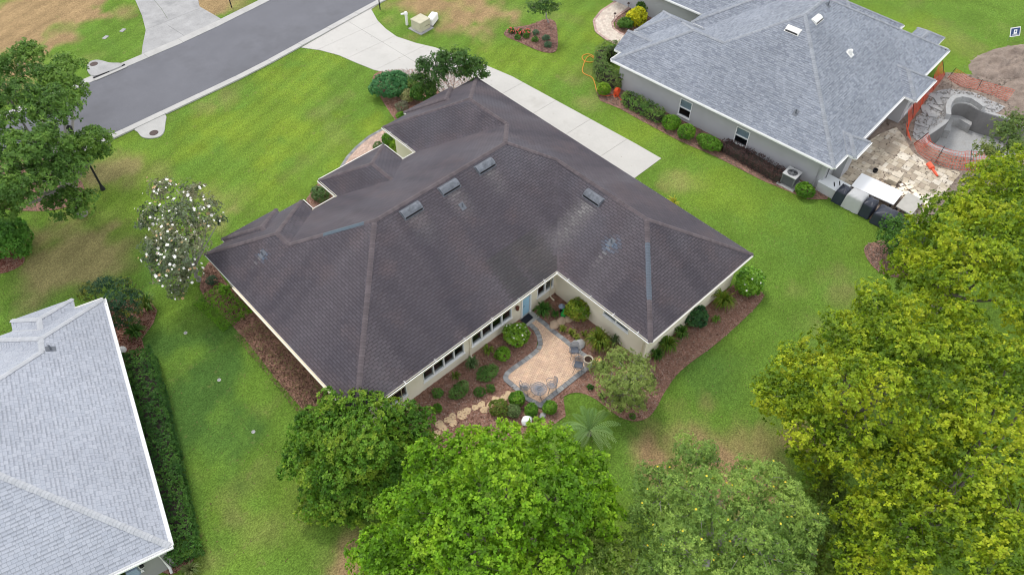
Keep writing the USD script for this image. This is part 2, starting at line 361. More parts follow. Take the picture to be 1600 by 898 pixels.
    obj('shingles', T((V, F)), SHINGLE, rf, tint=np.repeat(col, C[:, 4].astype(int), 0), kind='stuff')
    # caps along hips and ridges
    caps, cc = [], []
    for i, (p, pl) in enumerate(planes):
        for j, (p2, pl2) in enumerate(planes):
            if j <= i: continue
            near = p.exterior.intersection(p2.buffer(.03))
            pts = [np.array(g.coords) for g in getattr(near, 'geoms', [near]) if g.geom_type == 'LineString' and not g.is_empty]
            if not pts: continue
            pts = np.vstack(pts); d = A3(pl2[1] - pl[1], -(pl2[0] - pl[0]))
            if np.linalg.norm(d) < 1e-6: continue
            d /= np.linalg.norm(d); s = pts @ d; A, B = pts[np.argmin(s)], pts[np.argmax(s)]
            if np.linalg.norm(B - A) < .35: continue
            g = A3(pl2[0] - pl[0], pl2[1] - pl[1]); cpt = np.array(p.representative_point().coords[0])
            if (g @ cpt + pl2[2] - pl[2]) < 0: continue            # a valley
            z = lambda q: ze + TAN * (q @ A3(*pl[:2]) + pl[2])
            if z(A) > z(B) + 1e-6: A, B = B, A
            L = np.linalg.norm(B - A); d = (B - A) / L; sd = A3(-d[1], d[0]); m = max(2, int(L / .14))
            side = []
            for sg in (1, -1):
                q = (A + B) / 2 + sd * sg * .3; side.append(min(TAN * (q @ A3(*w[:2]) + w[2]) for w in (pl, pl2)) + ze - z((A + B) / 2))
            for k in range(m):
                q0, q1 = A + d * L * (k / m), A + d * L * min(1, (k + 1.15) / m); w = .135 + rng.uniform(-.010, .010); h0, h1 = .042 + rng.uniform(-.004, .004), .026
                v = np.array([[*(q0 + sd * w), z(q0) + side[0] * w / .3 + h0], [*q0, z(q0) + h0 + .006], [*(q0 - sd * w), z(q0) + side[1] * w / .3 + h0],
                              [*(q1 + sd * w), z(q1) + side[0] * w / .3 + h1], [*q1, z(q1) + h1 + .006], [*(q1 - sd * w), z(q1) + side[1] * w / .3 + h1]])
                v = np.vstack([v, v[:3] - [0, 0, .03]])
                caps.append((v, np.array([[0, 4, 3], [0, 1, 4], [1, 5, 4], [1, 2, 5], [6, 7, 1], [6, 1, 0], [7, 8, 2], [7, 2, 1]])))
                cc.append([*((q0 + q1) / 2), z(q0) - ze, k, 9])
    cm = join(caps); cc = np.array(cc)
    ct = (cap_tint or tint)(cc, rng)
    obj('ridge_caps', T(cm), SHINGLE, rf, tint=np.repeat(ct, 9, 0), kind='stuff')
    return rf, planes, foot
def roof_z(planes, x, y, ze):
    for p, pl in planes:
        if p.buffer(.02).contains(Point(x, y)): return ze + TAN * (x * pl[0] + y * pl[1] + pl[2]), pl
    return ze, (0, 1, 0)
def shell(parent, foot, ze, T, wall, holes, ov=.5, base=-.05, trim=WHITE, trimname='fascia', floor=FLOOR):
    inner = foot.buffer(-ov, join_style=2); ring = inner.difference(inner.buffer(-.2, join_style=2))
    m = [trimesh.creation.extrude_polygon(p, ze - .02 - base, engine='earcut') for p in polys(ring)]
    m = trimesh.util.concatenate(m); m.apply_translation([0, 0, base])
    import manifold3d as m3
    mm = m3.Manifold(m3.Mesh(np.array(m.vertices, np.float32), np.array(m.faces, np.uint32)))
    for c, s, rz in holes:
        v, f = bx(c, s, rz); mm = mm - m3.Manifold(m3.Mesh(v.astype(np.float32), f.astype(np.uint32)))
    v, f, _ = meshkit.arrays(mm)
    w = obj('wall', T((v, f)), wall, parent)
    obj('floor', T(prism(inner.buffer(-.21, join_style=2), .02, .10)), floor, parent)
    obj('soffit', T(prism(foot.buffer(-.03, join_style=2).difference(inner.buffer(-.05, join_style=2)), ze - .05, ze - .022)), trim, parent)
    obj(trimname, T(prism(foot.difference(foot.buffer(-.028, join_style=2)), ze - .17, ze + .006)), trim, parent)
    return w
def gutter(parent, p0, p1, ze, out, T, mat=CREAM, hangers=0, w=.13, lip=WHITE, litter=True):
    """A U-shaped trough along an eave edge; out is the outward unit normal in plan."""
    p0, p1, out = A3(*p0), A3(*p1), A3(*out); o = out * (w / 2 + .002)
    a, b = p0 + o, p1 + o; z = ze - .06
    q = [bar([*(a), z - .045], [*(b), z - .045], w, .012)]
    for s, h in ((-.5, .08), (.5, .09)): q.append(bar([*(a + out * s * (w - .014)), z + .002], [*(b + out * s * (w - .014)), z + .002], .014, h))
    for e in (a, b): q.append(bar([*(e - out * w * .48), z], [*(e + out * w * .48), z], .012, .08))
    g = obj('gutter', T(join(q)), mat, parent)
    obj('gutter_lip', T(bar([*(a + out * .5 * (w - .03)), z + .054], [*(b + out * .5 * (w - .03)), z + .054], .034, .016)), lip, g)
    if litter: obj('leaf_litter', T(bar([*(a - out * .004), z - .02], [*(b - out * .004), z - .02], w - .03, .03)), LITTER, g)  # dark strip filling the bottom of the trough
    if hangers:
        L = np.linalg.norm(p1 - p0); n = int(L / hangers)
        for k in range(n):
            c = p0 + (p1 - p0) * (k + .5) / n; i = -out
            obj('hanger', T(bar([*(c + out * w), ze + .004], [*(c + i * .06), ze + TAN * .06 + .03], .035, .012)), lip, g)
    return g
def window(parent, o, ax, out, u0, u1, z0, z1, T, panes=1, split=False, blind=0.0, bmat=None, frame=WHITE, sill=True, bars=0):
    """A framed window in a wall whose outer face passes o with direction ax and outward normal out; its panes are children."""
    o, ax, out = A3(*o), A3(*ax), A3(*out); P = lambda u, z, d=0.0: [*(o + ax * u + out * d), z]; q = []
    t = .045
    q += [bar(P(u0 + t / 2, z0, -.03), P(u0 + t / 2, z1, -.03), t, .12, [*out, 0]), bar(P(u1 - t / 2, z0, -.03), P(u1 - t / 2, z1, -.03), t, .12, [*out, 0])]
    q += [bar(P(u0 + t, z0 + t / 2, -.03), P(u1 - t, z0 + t / 2, -.03), .118, t), bar(P(u0 + t, z1 - t / 2, -.03), P(u1 - t, z1 - t / 2, -.03), .118, t)]
    w = (u1 - u0) / panes
    for k in range(1, panes): q.append(bar(P(u0 + w * k, z0 + t, -.03), P(u0 + w * k, z1 - t, -.03), .065, .114, [*out, 0]))
    if split: q.append(bar(P(u0 + t, (z0 + z1) / 2, -.03), P(u1 - t, (z0 + z1) / 2, -.03), .1, .05))
    fr = obj('window', T(join(q)), frame, parent)
    for k in range(panes):
        obj('pane', T(bar(P(u0 + w * k + .037, (z0 + z1) / 2, -.05), P(u0 + w * (k + 1) - .037, (z0 + z1) / 2, -.05), .008, z1 - z0 - .118)), GLASS, fr)
        if blind: obj('blind', T(bar(P(u0 + w * k + .07, z1 - .06 - blind / 2, -.075), P(u0 + w * (k + 1) - .07, z1 - .06 - blind / 2, -.075), .015, blind)), bmat or BLIND, fr)
    if sill: obj('sill', T(bar(P(u0 - .04, z0 - .026, .015), P(u1 + .04, z0 - .026, .015), .10, .045)), frame, fr)
    return fr
def hole(o, ax, u0, u1, z0, z1):
    o, ax = A3(*o), A3(*ax); c = o + ax * (u0 + u1) / 2; return ((*c, (z0 + z1) / 2), (u1 - u0 - .01, .8, z1 - z0 - .01), math.atan2(ax[1], ax[0]))

# ------------------------------------------------------------------ plants
def unit(a): return a / (np.linalg.norm(a, axis=-1, keepdims=True) + 1e-12)
def leaves(P, D, N, L, W, droop=.1):
    S = unit(np.cross(D, N)); N = np.cross(S, D); n = len(P)
    L = np.broadcast_to(L, (n,))[:, None]; W = np.broadcast_to(W, (n,))[:, None]
    v = np.stack([P, P + D * L * .5 + S * W / 2, P + D * L - N * L * droop, P + D * L * .5 - S * W / 2], 1).reshape(-1, 3)
    k = np.arange(n)[:, None] * 4
    return v, np.vstack([k + [0, 1, 2], k + [0, 2, 3]])
def rosettes(C, N, k, L, W, rng, cols, spread=1.0, up=.45, vary=.15):
    n = len(C); Ck = np.repeat(C, k, 0); Nk = np.repeat(N, k, 0)
    R = unit(rng.normal(size=(n * k, 3))); T = unit(R - Nk * (R * Nk).sum(1, keepdims=True))
    D = unit(Nk * rng.uniform(-.15, .95, (n * k, 1)) + T * spread)
    LN = unit(Nk * .8 + A3(0, 0, up) + rng.normal(size=(n * k, 3)) * .35)
    s = rng.uniform(.7, 1.25, n * k)
    v, f = leaves(Ck + D * L * .12, D, LN, L * s, W * s)
    c = np.repeat(cols, k, 0) * rng.uniform(1 - vary, 1 + vary, (n * k, 1))
    return v, f, np.repeat(c, 4, 0)
def palette(pos, rng, cols, scale=.6, seed=0, jit=.12):
    """A colour for each clump: drifts slowly through the plant, and jitters."""
    cols = np.array(cols, float); t = meshkit.fbm(pos * scale, 3, seed); t = np.clip((t - .5) * 2.2 + .5 + rng.normal(size=len(pos)) * .22, 0, .999) * (len(cols) - 1)
    i = np.floor(t).astype(int); w = (t - i)[:, None]; c = cols[i] * (1 - w) + cols[np.minimum(i + 1, len(cols) - 1)] * w
    return FOL * c * rng.uniform(1 - jit, 1 + jit, (len(pos), 1))
def lobe_points(lobes, dens, rng, low=-.35, rough=.25, inside=.72, core=.25):
    """Clump centres over the outside of a union of lobes (centre, radii), with outward normals; some sit deeper."""
    C, N = [], []
    for c, r in lobes:
        area = 4 * np.pi * (r[0] * r[1] * .5 + r[0] * r[2] * .5) * .7; n = max(6, int(area * dens))
        d = unit(rng.normal(size=(n * 2, 3))); d = d[d[:, 2] > low][:n]
        rr = 1 - np.abs(rng.normal(size=len(d))) * rough; deep = rng.random(len(d)) < core; rr[deep] *= rng.uniform(.45, .85, deep.sum())
        bump = .82 + .36 * meshkit.fbm(d * 2.3 + c * .37, 3, 3)
        p = c + d * r * (rr * bump)[:, None]; ok = np.ones(len(p), bool)
        for c2, r2 in lobes:
            if c2 is c: continue
            ok &= np.linalg.norm((p - c2) / r2, axis=1) > inside
        C.append(p[ok]); N.append(unit(d[ok] / r))
    return np.vstack(C), np.vstack(N)
def px_lobes(L, flat=.75):
    out = []
    for q in L:
        c = at(q[0], q[1], q[2]); r = q[3] * mpp(c); out.append((c, A3(r, r, r * (q[4] if len(q) > 4 else flat))))
    return out
def puff(lobes, n, rng, size=.42, low=-.15):
    """Breaks each lobe of a crown into rounded leaf masses sitting over its outside."""
    out = []
    for c, r in lobes:
        k = np.arange(n) + .5; ph = np.arccos(1 - k / n * (1 - low)); th = np.pi * (1 + 5 ** .5) * k + rng.uniform(0, 6)
        d = np.c_[np.cos(th) * np.sin(ph), np.sin(th) * np.sin(ph), np.cos(ph)] + rng.normal(size=(n, 3)) * .16
        for q in d:
            p = c + q * r * rng.uniform(.58, .86); s = size * rng.uniform(.7, 1.25)
            if any(np.linalg.norm((p - c2) / r2) < .5 for c2, r2 in lobes if c2 is not c): continue
            out.append((p, r * s * A3(1, 1, .85)))
    return out
def limbs(parent, base, lobes, fork, r0, mat, rng, wob=.25, sides=7, trunk='trunk', every=1):
    top = A3(base[0], base[1], fork) + np.r_[rng.normal(size=2) * .15, 0]
    b = A3(*base); k = np.linspace(0, 1, 6)[:, None]; p = b + (top - b) * k; p[1:-1, :2] += rng.normal(size=(4, 2)) * .06
    rr = np.linspace(r0, r0 * .72, 6); rr[0] *= 1.35
    obj(trunk, tube(p, rr, sides + 2), mat, parent, smooth=40)
    ends = []
    for c, r in lobes[::every]:
        m = (top + c) / 2 + rng.normal(size=3) * wob * np.linalg.norm(c - top) * .3 + A3(0, 0, -.1 * np.linalg.norm(c - top))
        t = np.linspace(0, 1, 7)[:, None]; q = top * (1 - t) ** 2 + 2 * m * t * (1 - t) + (c + A3(0, 0, r[2] * .35)) * t ** 2
        obj('limb', tube(q, np.linspace(r0 * .5, r0 * .12, 7), sides), mat, parent, smooth=40)
        ends.append((q, r))
    return ends
def twigs(parent, lobes, C, n, mat, rng, r=.018):
    out = []
    for i in rng.choice(len(C), min(n, len(C)), replace=False):
        c = min(lobes, key=lambda l: np.linalg.norm((C[i] - l[0]) / l[1]))[0]
        a = c + (C[i] - c) * .15; m = (a + C[i]) / 2 + rng.normal(size=3) * .18
        out.append(tube([a, m, C[i]], [r, r * .7, r * .35], 3, False))
    if out: obj('twigs', join(out), mat, parent, kind='stuff')
def tree(name, label, lobes, cols, dens=9., k=12, L=.17, W=.09, bark=BARK, r0=.2, fork=1.6, seed=1, low=-.35, rough=.25, core=.25, mat=LEAF, twig=0, group=None, flat=.75, inside=.72, spread=1.0, base=None, every=1, cat='tree', vary=.15, jit=.12, scale=.6, up=.45, puffs=0, psize=.42):
    rng = rngs(seed); lb = px_lobes(lobes, flat) if not isinstance(lobes[0][0], np.ndarray) else lobes
    b = np.mean([c for c, r in lb], 0) if base is None else np.r_[base, 0]; b = A3(b[0], b[1], 0)
    t = thing(name, label, cat, b, group)
    limbs(t, b, lb, fork, r0, bark, rng, every=every)
    if puffs:
        lb = [(c, r * (.93 if name == 'broadleaf_tree' else 1.0)) for c, r in lb]
        pf = puff(lb, puffs, rng, psize); C, N = lobe_points(pf, dens, rng, -.25, rough * .8, .8, core); C2, N2 = lobe_points(lb, dens * .22, rng, low, .3, .7, .8)
        C, N = np.vstack([C, C2]), np.vstack([N, N2])
    else: C, N = lobe_points(lb, dens, rng, low, rough, inside, core)
    C[:, 2] = np.maximum(C[:, 2], .12)
    v, f, c = rosettes(C, N, k, L, W, rng, palette(C, rng, cols, scale, seed, jit), spread, up, vary)
    obj('crown', (v, f), mat, t, tint=c, kind='stuff')
    if twig: twigs(t, lb, C, twig, bark, rng)
    return t, C, N, rng
def shrub(name, label, px, py, h, rpx, cols, dens=60., k=7, L=.09, W=.055, seed=1, group=None, mat=LEAF, ax=1.0, rot=0.0, low=-.5, rough=None, flower=None, nfl=0, cat='shrub', stemmat=BARK, core=.2, lumps=5):
    rng = rngs(seed); z = h * .52; rough = rough or (.09 if 'ball' in name else .24); c = at(px, py, z); r = rpx * mpp(c); b = A3(c[0], c[1], 0)
    t = thing(name, label, cat, b, group)
    cr, sr = math.cos(rot), math.sin(rot); R = A3(r, r * ax, h * .5)
    lb = [(A3(0, 0, 0), R * .97)] + [(d * R * (.42 if 'ball' in name else .6), R * (.66 if 'ball' in name else .55)) for d in unit(rng.normal(size=(lumps, 3)) * [1, 1, .5])]
    dens, L, W = dens * 2.1, L * 1.22, W * 1.3
    C, N = lobe_points(lb, dens, rng, low, rough, .86, core)
    rotm = np.array([[cr, sr, 0], [-sr, cr, 0], [0, 0, 1]])
    C = C @ rotm + c; N = N @ rotm; C[:, 2] = np.maximum(C[:, 2], .05)
    v, f, col = rosettes(C, N, k, L, W, rng, 1.3 * palette(C, rng, cols, 2.0, seed), .9, .4)
    obj('foliage', (v, f), mat, t, tint=col, kind='stuff')
    st = [tube([b + np.r_[rng.normal(size=2) * .04, 0], b + np.r_[rng.normal(size=2) * r * .3, h * .55]], [.025, .012], 4) for _ in range(4)]
    obj('stem', join(st), stemmat, t)
    if flower is not None:
        top = np.nonzero(N @ unit(A3(-.3, -.35, .8)) > .2)[0]
        for i in rng.choice(top, min(nfl, len(top)), replace=False): blossom(t, C[i] + N[i] * .05, N[i], .075, flower, rng)
    return t
def blossom(parent, c, n, r, mat, rng, petals=6):
    n = unit(n + A3(0, 0, .5)); a = unit(np.cross(n, A3(1, .3, .2))); b = np.cross(n, a); g = np.arange(petals) * 2 * np.pi / petals + rng.uniform(0, 6)
    D = unit(np.cos(g)[:, None] * a + np.sin(g)[:, None] * b + n * rng.uniform(.2, .8)); obj('blossom', leaves(np.repeat(c[None], petals, 0), D, np.repeat(n[None], petals, 0), r, r * .75, -.1), mat, parent)
def strappy(name, label, px, py, rpx, h, n, cols, seed=1, w=.035, group=None, cat='plant', arch=1.0, mat=LEAF):
    """A clump of arching strap leaves."""
    rng = rngs(seed); c = at(px, py, h * .4); b = A3(c[0], c[1], 0); R = rpx * mpp(c)
    t = thing(name, label, cat, b, group); out, cl = [], []
    for i in range(n):
        g = rng.uniform(0, 2 * np.pi); d = A3(math.cos(g), math.sin(g), 0); s = np.cross(d, A3(0, 0, 1)); reach = R * rng.uniform(.5, 1.1); hh = h * rng.uniform(.65, 1.1)
        o = b + d * rng.uniform(0, .12) * R + s * rng.normal() * .1 * R; u = np.linspace(0, 1, 5)
        p = o + d * (reach * u ** 1.1)[:, None]; p[:, 2] = hh * (np.sin(u * (1.6 + arch * .9)) / 1.0) + .02; p[:, 2] = np.maximum(p[:, 2], .03)
        ww = w * np.array([.7, 1, .9, .6, .08])[:, None]
        v = np.stack([p - s * ww, p + s * ww], 1).reshape(-1, 3); k = np.arange(4)[:, None] * 2
        out.append((v, np.vstack([k + [0, 1, 3], k + [0, 3, 2]]))); cl.append(np.repeat((FOL * np.array(cols[rng.integers(len(cols))]) * rng.uniform(.75, 1.25))[None], len(v), 0))
    obj('blades', join(out), mat, t, tint=np.vstack(cl), kind='stuff')
    return t
def palm(name, label, px, py, rpx, h, fronds, cols, seed=1, cat='palm', trunk_h=.4):
    rng = rngs(seed); c = at(px, py, h * .6); b = A3(c[0], c[1], 0); R = rpx * mpp(c)
    t = thing(name, label, cat, b)
    obj('trunk', tube([b, b + A3(0, 0, trunk_h * .5), b + A3(0, 0, trunk_h)], [.14, .12, .10], 9), BARK, t)
    for i in range(fronds):
        g = i * 2.4 + rng.uniform(-.2, .2); d = A3(math.cos(g), math.sin(g), 0); s = A3(-d[1], d[0], 0); reach = R * rng.uniform(.75, 1.1); el = rng.uniform(.55, 1.1)
        u = np.linspace(0, 1, 18); p = b + A3(0, 0, trunk_h) + d * (reach * u)[:, None]; p[:, 2] += (h - trunk_h) * el * np.sin(u * 2.3)
        tn = unit(np.gradient(p, axis=0)); P = np.repeat(p[2:], 2, 0); sg = np.tile([1, -1], len(p) - 2)[:, None]; tt = np.repeat(tn[2:], 2, 0)
        nn = np.cross(s, tt); nn *= np.sign(nn[:, 2:] + 1e-9)
        D = unit(s * sg * .9 + tt * .55 - A3(0, 0, .18)); ll = R * .15 * np.sin(np.clip(np.repeat(u[2:], 2) * 2.9, .25, 2.85)) + .05
        v, f = leaves(P, D, nn, ll, .045, .15); col = FOL * np.array(cols[rng.integers(len(cols))]) * rng.uniform(.8, 1.2)
        rib = tube(p, np.linspace(.02, .006, 18), 3, False)
        m = join([(v, f), rib]); obj('frond', m, LEAF, t, tint=np.repeat(col[None], len(m[0]), 0))
    return t
def hedge(name, label, line, w, h, cols, seed=1, dens=90., k=6, L=.085, W=.05, group=None, curve=0, cat='hedge', mat=LEAF, rough=.09, topfade=1.0):
    """A clipped hedge of width w and height h along a ground polyline (world xy)."""
    rng = rngs(seed); ln = LineString(line); g = ln.buffer(w / 2, cap_style=1 if curve else 2, join_style=1); b = np.array(ln.interpolate(.5, normalized=True).coords[0])
    t = thing(name, label, cat, (*b, 0), group); per = g.exterior.length
    n1, n2 = int(g.area * dens), int(per * h * dens * .8)
    x0, y0, x1, y1 = g.bounds; P = rng.uniform([x0, y0], [x1, y1], (n1 * 6, 2)); P = P[shapely.contains_xy(g, P[:, 0], P[:, 1])][:n1]
    wob = (meshkit.fbm(np.c_[P, np.zeros(len(P))] * 1.6, 3, seed) - .5) * .22 * min(1, h)
    top = np.c_[P, h + wob - np.abs(rng.normal(size=len(P))) * rough * h]; N1 = np.tile(A3(0, 0, 1.), (len(P), 1)) + rng.normal(size=(len(P), 3)) * .35
    s = rng.uniform(0, per, n2); q = np.array([g.exterior.interpolate(a).coords[0] for a in s]); q2 = np.array([g.exterior.interpolate((a + .05) % per).coords[0] for a in s]); tn = unit(q2 - q)
    nn = np.c_[tn[:, 1], -tn[:, 0]]; inside = shapely.contains_xy(g, *(q + nn * .05).T); nn[inside] *= -1
    zz = rng.uniform(.03, 1, n2) * h; sd = np.c_[q - nn * (np.abs(rng.normal(size=(n2, 1))) * rough * 1.2), zz]; N2 = np.c_[nn, np.full(n2, .3)]
    C, N = np.vstack([top, sd]), unit(np.vstack([N1, N2]))
    v, f, c = rosettes(C, N, k, L, W, rng, 1.3 * palette(C, rng, cols, 1.4, seed), .9, .4)
    obj('foliage', (v, f), mat, t, tint=c, kind='stuff')
    [obj('stem', q, BARK, t) for q in (tube([[*p, 0], [*p, h * .6]], [.02, .01], 3) for p in (np.array(ln.interpolate(a).coords[0]) for a in np.arange(.2, ln.length, .9)))]
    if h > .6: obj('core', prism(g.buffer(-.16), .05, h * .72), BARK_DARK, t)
    return t
def chips(parent, g, dens, rng, cols, size=.07, z=.035, name='bark_chips'):
    x0, y0, x1, y1 = g.bounds; n = int(g.area * dens); P = rng.uniform([x0, y0], [x1, y1], (int(n * (x1 - x0) * (y1 - y0) / g.area) + 10, 2)); P = P[shapely.contains_xy(g, P[:, 0], P[:, 1])][:n]; n = len(P)
    a = rng.uniform(0, 6.28, n); D = unit(np.c_[np.cos(a), np.sin(a), rng.normal(size=n) * .35]); N = unit(np.c_[rng.normal(size=(n, 2)) * .4, np.ones(n)])
    v, f = leaves(np.c_[P, np.full(n, z) + rng.uniform(0, .04, n)], D, N, size * rng.uniform(.6, 1.7, n), size * .55, .0); v[:, 2] = np.maximum(v[:, 2], z - .012)
    c = np.array(cols)[rng.integers(len(cols), size=n)]
    obj(name, (v, f), CHIP, parent, tint=np.repeat(c, 4, 0), kind='stuff')
REDCHIP = [(.38, .19, .135), (.50, .30, .225), (.23, .115, .08), (.58, .42, .34), (.42, .225, .165)]
BROWNCHIP = [(.24, .16, .125), (.34, .24, .19), (.15, .10, .08), (.42, .33, .28)]
def bed(name, g, seed, cols=REDCHIP, dens=190, size=.095, mat=MULCH):
    b = setting(name)
    obj('soil', grid_sheet(g, .018, .35, lambda v: .02 * meshkit.noise(v * [2, 2, 0], seed)), mat, b)
    chips(b, g.buffer(-.02), dens, rngs(seed), cols, size)
    return b
# ================================================================== the ground
ident = lambda m: m
POOL = smooth_poly([(1437, 215), (1459, 201), (1479, 186), (1479, 168), (1489, 158), (1514, 160), (1534, 173), (1580, 186), (1612, 205), (1606, 236), (1570, 249), (1530, 252), (1487, 243), (1450, 229)], 0, 2)
def lawn():
    X0, X1, Y0, Y1, st = -30., 90., -34., 66., .4
    xs, ys = np.arange(X0, X1 + .01, st), np.arange(Y0, Y1 + .01, st); X, Y = np.meshgrid(xs, ys); nx, ny = len(xs), len(ys)
    V = np.c_[X.ravel(), Y.ravel(), np.zeros(X.size)]; i, j = np.meshgrid(np.arange(ny - 1), np.arange(nx - 1), indexing='ij')
    q = np.stack([i * nx + j, i * nx + j + 1, (i + 1) * nx + j + 1, (i + 1) * nx + j], -1).reshape(-1, 4)
    hole_ = POOL.buffer(.25); c = V[q].mean(1); q = q[~shapely.contains_xy(hole_, c[:, 0], c[:, 1])]
    F = np.vstack([q[:, [0, 1, 2]], q[:, [0, 2, 3]]])
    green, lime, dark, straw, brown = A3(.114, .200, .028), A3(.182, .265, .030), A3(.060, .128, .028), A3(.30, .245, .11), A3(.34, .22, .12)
    P = V * [1, 1, 0]; a = meshkit.fbm(P * .16, 4, 5); b = meshkit.fbm(P * .45 + 9, 4, 6); w = meshkit.fbm(P * .9 + 3, 4, 7)
    dry = np.zeros(len(V)); br = np.zeros(len(V)); dk = np.zeros(len(V)); lm = np.zeros(len(V))
    def blobs(arr, L):
        for px, py, rp, s in L:
            c = at(px, py); r = rp * mpp(c); d = np.linalg.norm(V[:, :2] - c[:2], axis=1) / r
            arr += s * np.clip(1.25 - d - (b - .5) * 2.2 - (w - .5) * 1.2, 0, 1)
    blobs(br, [(60, 40, 80, .9), (15, 110, 60, .9), (80, 10, 60, .9), (20, 10, 60, .9), (10, 60, 60, .8), (330, 8, 40, .7), (190, 20, 20, .5), (640, 8, 45, .6), (715, 20, 60, .65), (680, 35, 20, .4), (610, 30, 20, .4), (760, 30, 40, .4), (1100, 720, 70, .6), (1020, 730, 40, .6), (1180, 700, 50, .55), (1150, 760, 60, .7), (545, 850, 30, .8), (540, 890, 40, .8), (1260, 690, 40, .5)])
    blobs(dry, [(180, 255, 45, .8), (200, 285, 40, .6), (160, 275, 30, .6), (120, 370, 60, .45), (180, 385, 60, .4), (60, 440, 60, .5), (60, 370, 40, .6), (110, 365, 90, .5), (150, 405, 80, .5), (80, 440, 75, .5), (250, 265, 40, .35), (345, 345, 30, .75), (350, 300, 40, .35), (350, 155, 40, .5), (310, 165, 30, .4), (425, 120, 40, .3), (900, 120, 45, .55), (915, 160, 35, .7), (870, 30, 60, .3), (800, 15, 40, .4), (760, 60, 50, .25), (1080, 280, 45, .5), (1050, 285, 30, .5), (1310, 455, 55, .5), (1280, 520, 50, .5), (1340, 430, 40, .3), (1180, 640, 50, .35), (1090, 680, 60, .5), (430, 640, 40, .35), (360, 780, 60, .35), (330, 880, 40, .5), (400, 840, 60, .4), (500, 720, 30, .45), (520, 790, 30, .5), (380, 640, 40, .2), (1560, 110, 60, .5), (1500, 60, 60, .35), (1440, 20, 60, .2), (600, 180, 40, .2), (480, 250, 50, .15), (400, 300, 60, .3), (300, 320, 60, .25)])
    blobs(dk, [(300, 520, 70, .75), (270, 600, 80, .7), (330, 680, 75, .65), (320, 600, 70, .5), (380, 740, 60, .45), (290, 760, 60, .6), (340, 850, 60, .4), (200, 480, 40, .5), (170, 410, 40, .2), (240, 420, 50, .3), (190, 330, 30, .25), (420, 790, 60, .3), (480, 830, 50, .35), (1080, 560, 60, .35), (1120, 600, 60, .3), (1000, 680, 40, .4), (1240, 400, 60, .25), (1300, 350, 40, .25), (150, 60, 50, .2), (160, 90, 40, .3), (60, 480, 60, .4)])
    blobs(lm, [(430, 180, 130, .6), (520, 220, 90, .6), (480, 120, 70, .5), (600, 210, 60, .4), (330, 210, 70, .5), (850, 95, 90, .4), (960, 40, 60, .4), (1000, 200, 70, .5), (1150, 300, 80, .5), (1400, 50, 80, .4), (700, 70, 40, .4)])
    mix = lambda C, col, t: C * (1 - t[:, None]) + col * t[:, None]
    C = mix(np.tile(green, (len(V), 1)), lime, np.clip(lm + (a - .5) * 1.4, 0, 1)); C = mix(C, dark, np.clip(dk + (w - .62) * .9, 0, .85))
    C = mix(C, straw, np.clip(dry * .95 + (b - .68) * 1.2, 0, .85)); C = mix(C, brown, np.clip(br * 1.25, 0, .9))
    stripe = np.sin((V[:, 0] * .35 - V[:, 1]) * 4.2 + a * 3) * .075 * (V[:, 1] > 14); C *= (1 + stripe + (w - .5) * .5)[:, None]
    big = [bx((30 + dx, 16 + dy, 0), (1, 1, 1)) for dx, dy in ()]
    far = Polygon([(-400, -400), (450, -400), (450, 450), (-400, 450)]).difference(sbox(X0, Y0, X1, Y1)); fv, ff = sheet(far, 0.0)
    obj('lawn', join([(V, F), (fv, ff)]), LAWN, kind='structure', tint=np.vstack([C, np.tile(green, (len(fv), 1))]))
lawn()
KN = np.array([xy(*p) for p in [(178, 218), (400, 113), (590, 8)]]); KF = np.array([xy(*p) for p in [(135, 133), (200, 106), (345, 42)]])
ndir = unit(KN[2] - KN[0]); nl = A3(-ndir[1], ndir[0])
def nline(x, off): # a point on the near kerb's lawn edge at x, moved off metres towards the road
    y = np.interp(x, [-60, KN[0, 0], KN[1, 0], KN[2, 0], 90], [KN[0, 1] - 1.6, KN[0, 1], KN[1, 1], KN[2, 1], KN[2, 1] + 6.5]); return A3(x, y) + nl * off
XS = [-60, -20, 1.45, 13, 26, 45, 90]; RW = 7.75
obj('street', sheet(Polygon([nline(x, .5) for x in XS] + [nline(x, RW) for x in XS[::-1]]), .008), ASPHALT, kind='structure')
def kerb(name, o0, o1, up, xs, skip=lambda x: False):
    k = setting(name)
    for a, b in zip(xs[:-1], xs[1:]):
        p = [nline(a + .008, o0), nline(b - .008, o0), nline(b - .008, o1), nline(a + .008, o1)]
        v, f = prism(Polygon(p), .004, .055); top = v[:, 2] > .05
        if not skip((a + b) / 2):
            d = (v[:, :2] - nline((a + b) / 2, o0)) @ nl; fr = np.clip(d / (o1 - o0), 0, 1); v[top, 2] = .03 + up * (1 - fr[top] if up > 0 else 0) + (.06 * (1 - fr[top]) if up else 0)
        obj('kerb_stone', (v, f), KERB, k)
kerb('near_kerb', 0.0, .62, .03, list(np.arange(-22, 62, 3.05)))
kerb('far_kerb', RW + .55, RW - .06, .03, list(np.arange(-22, 62, 3.05)))
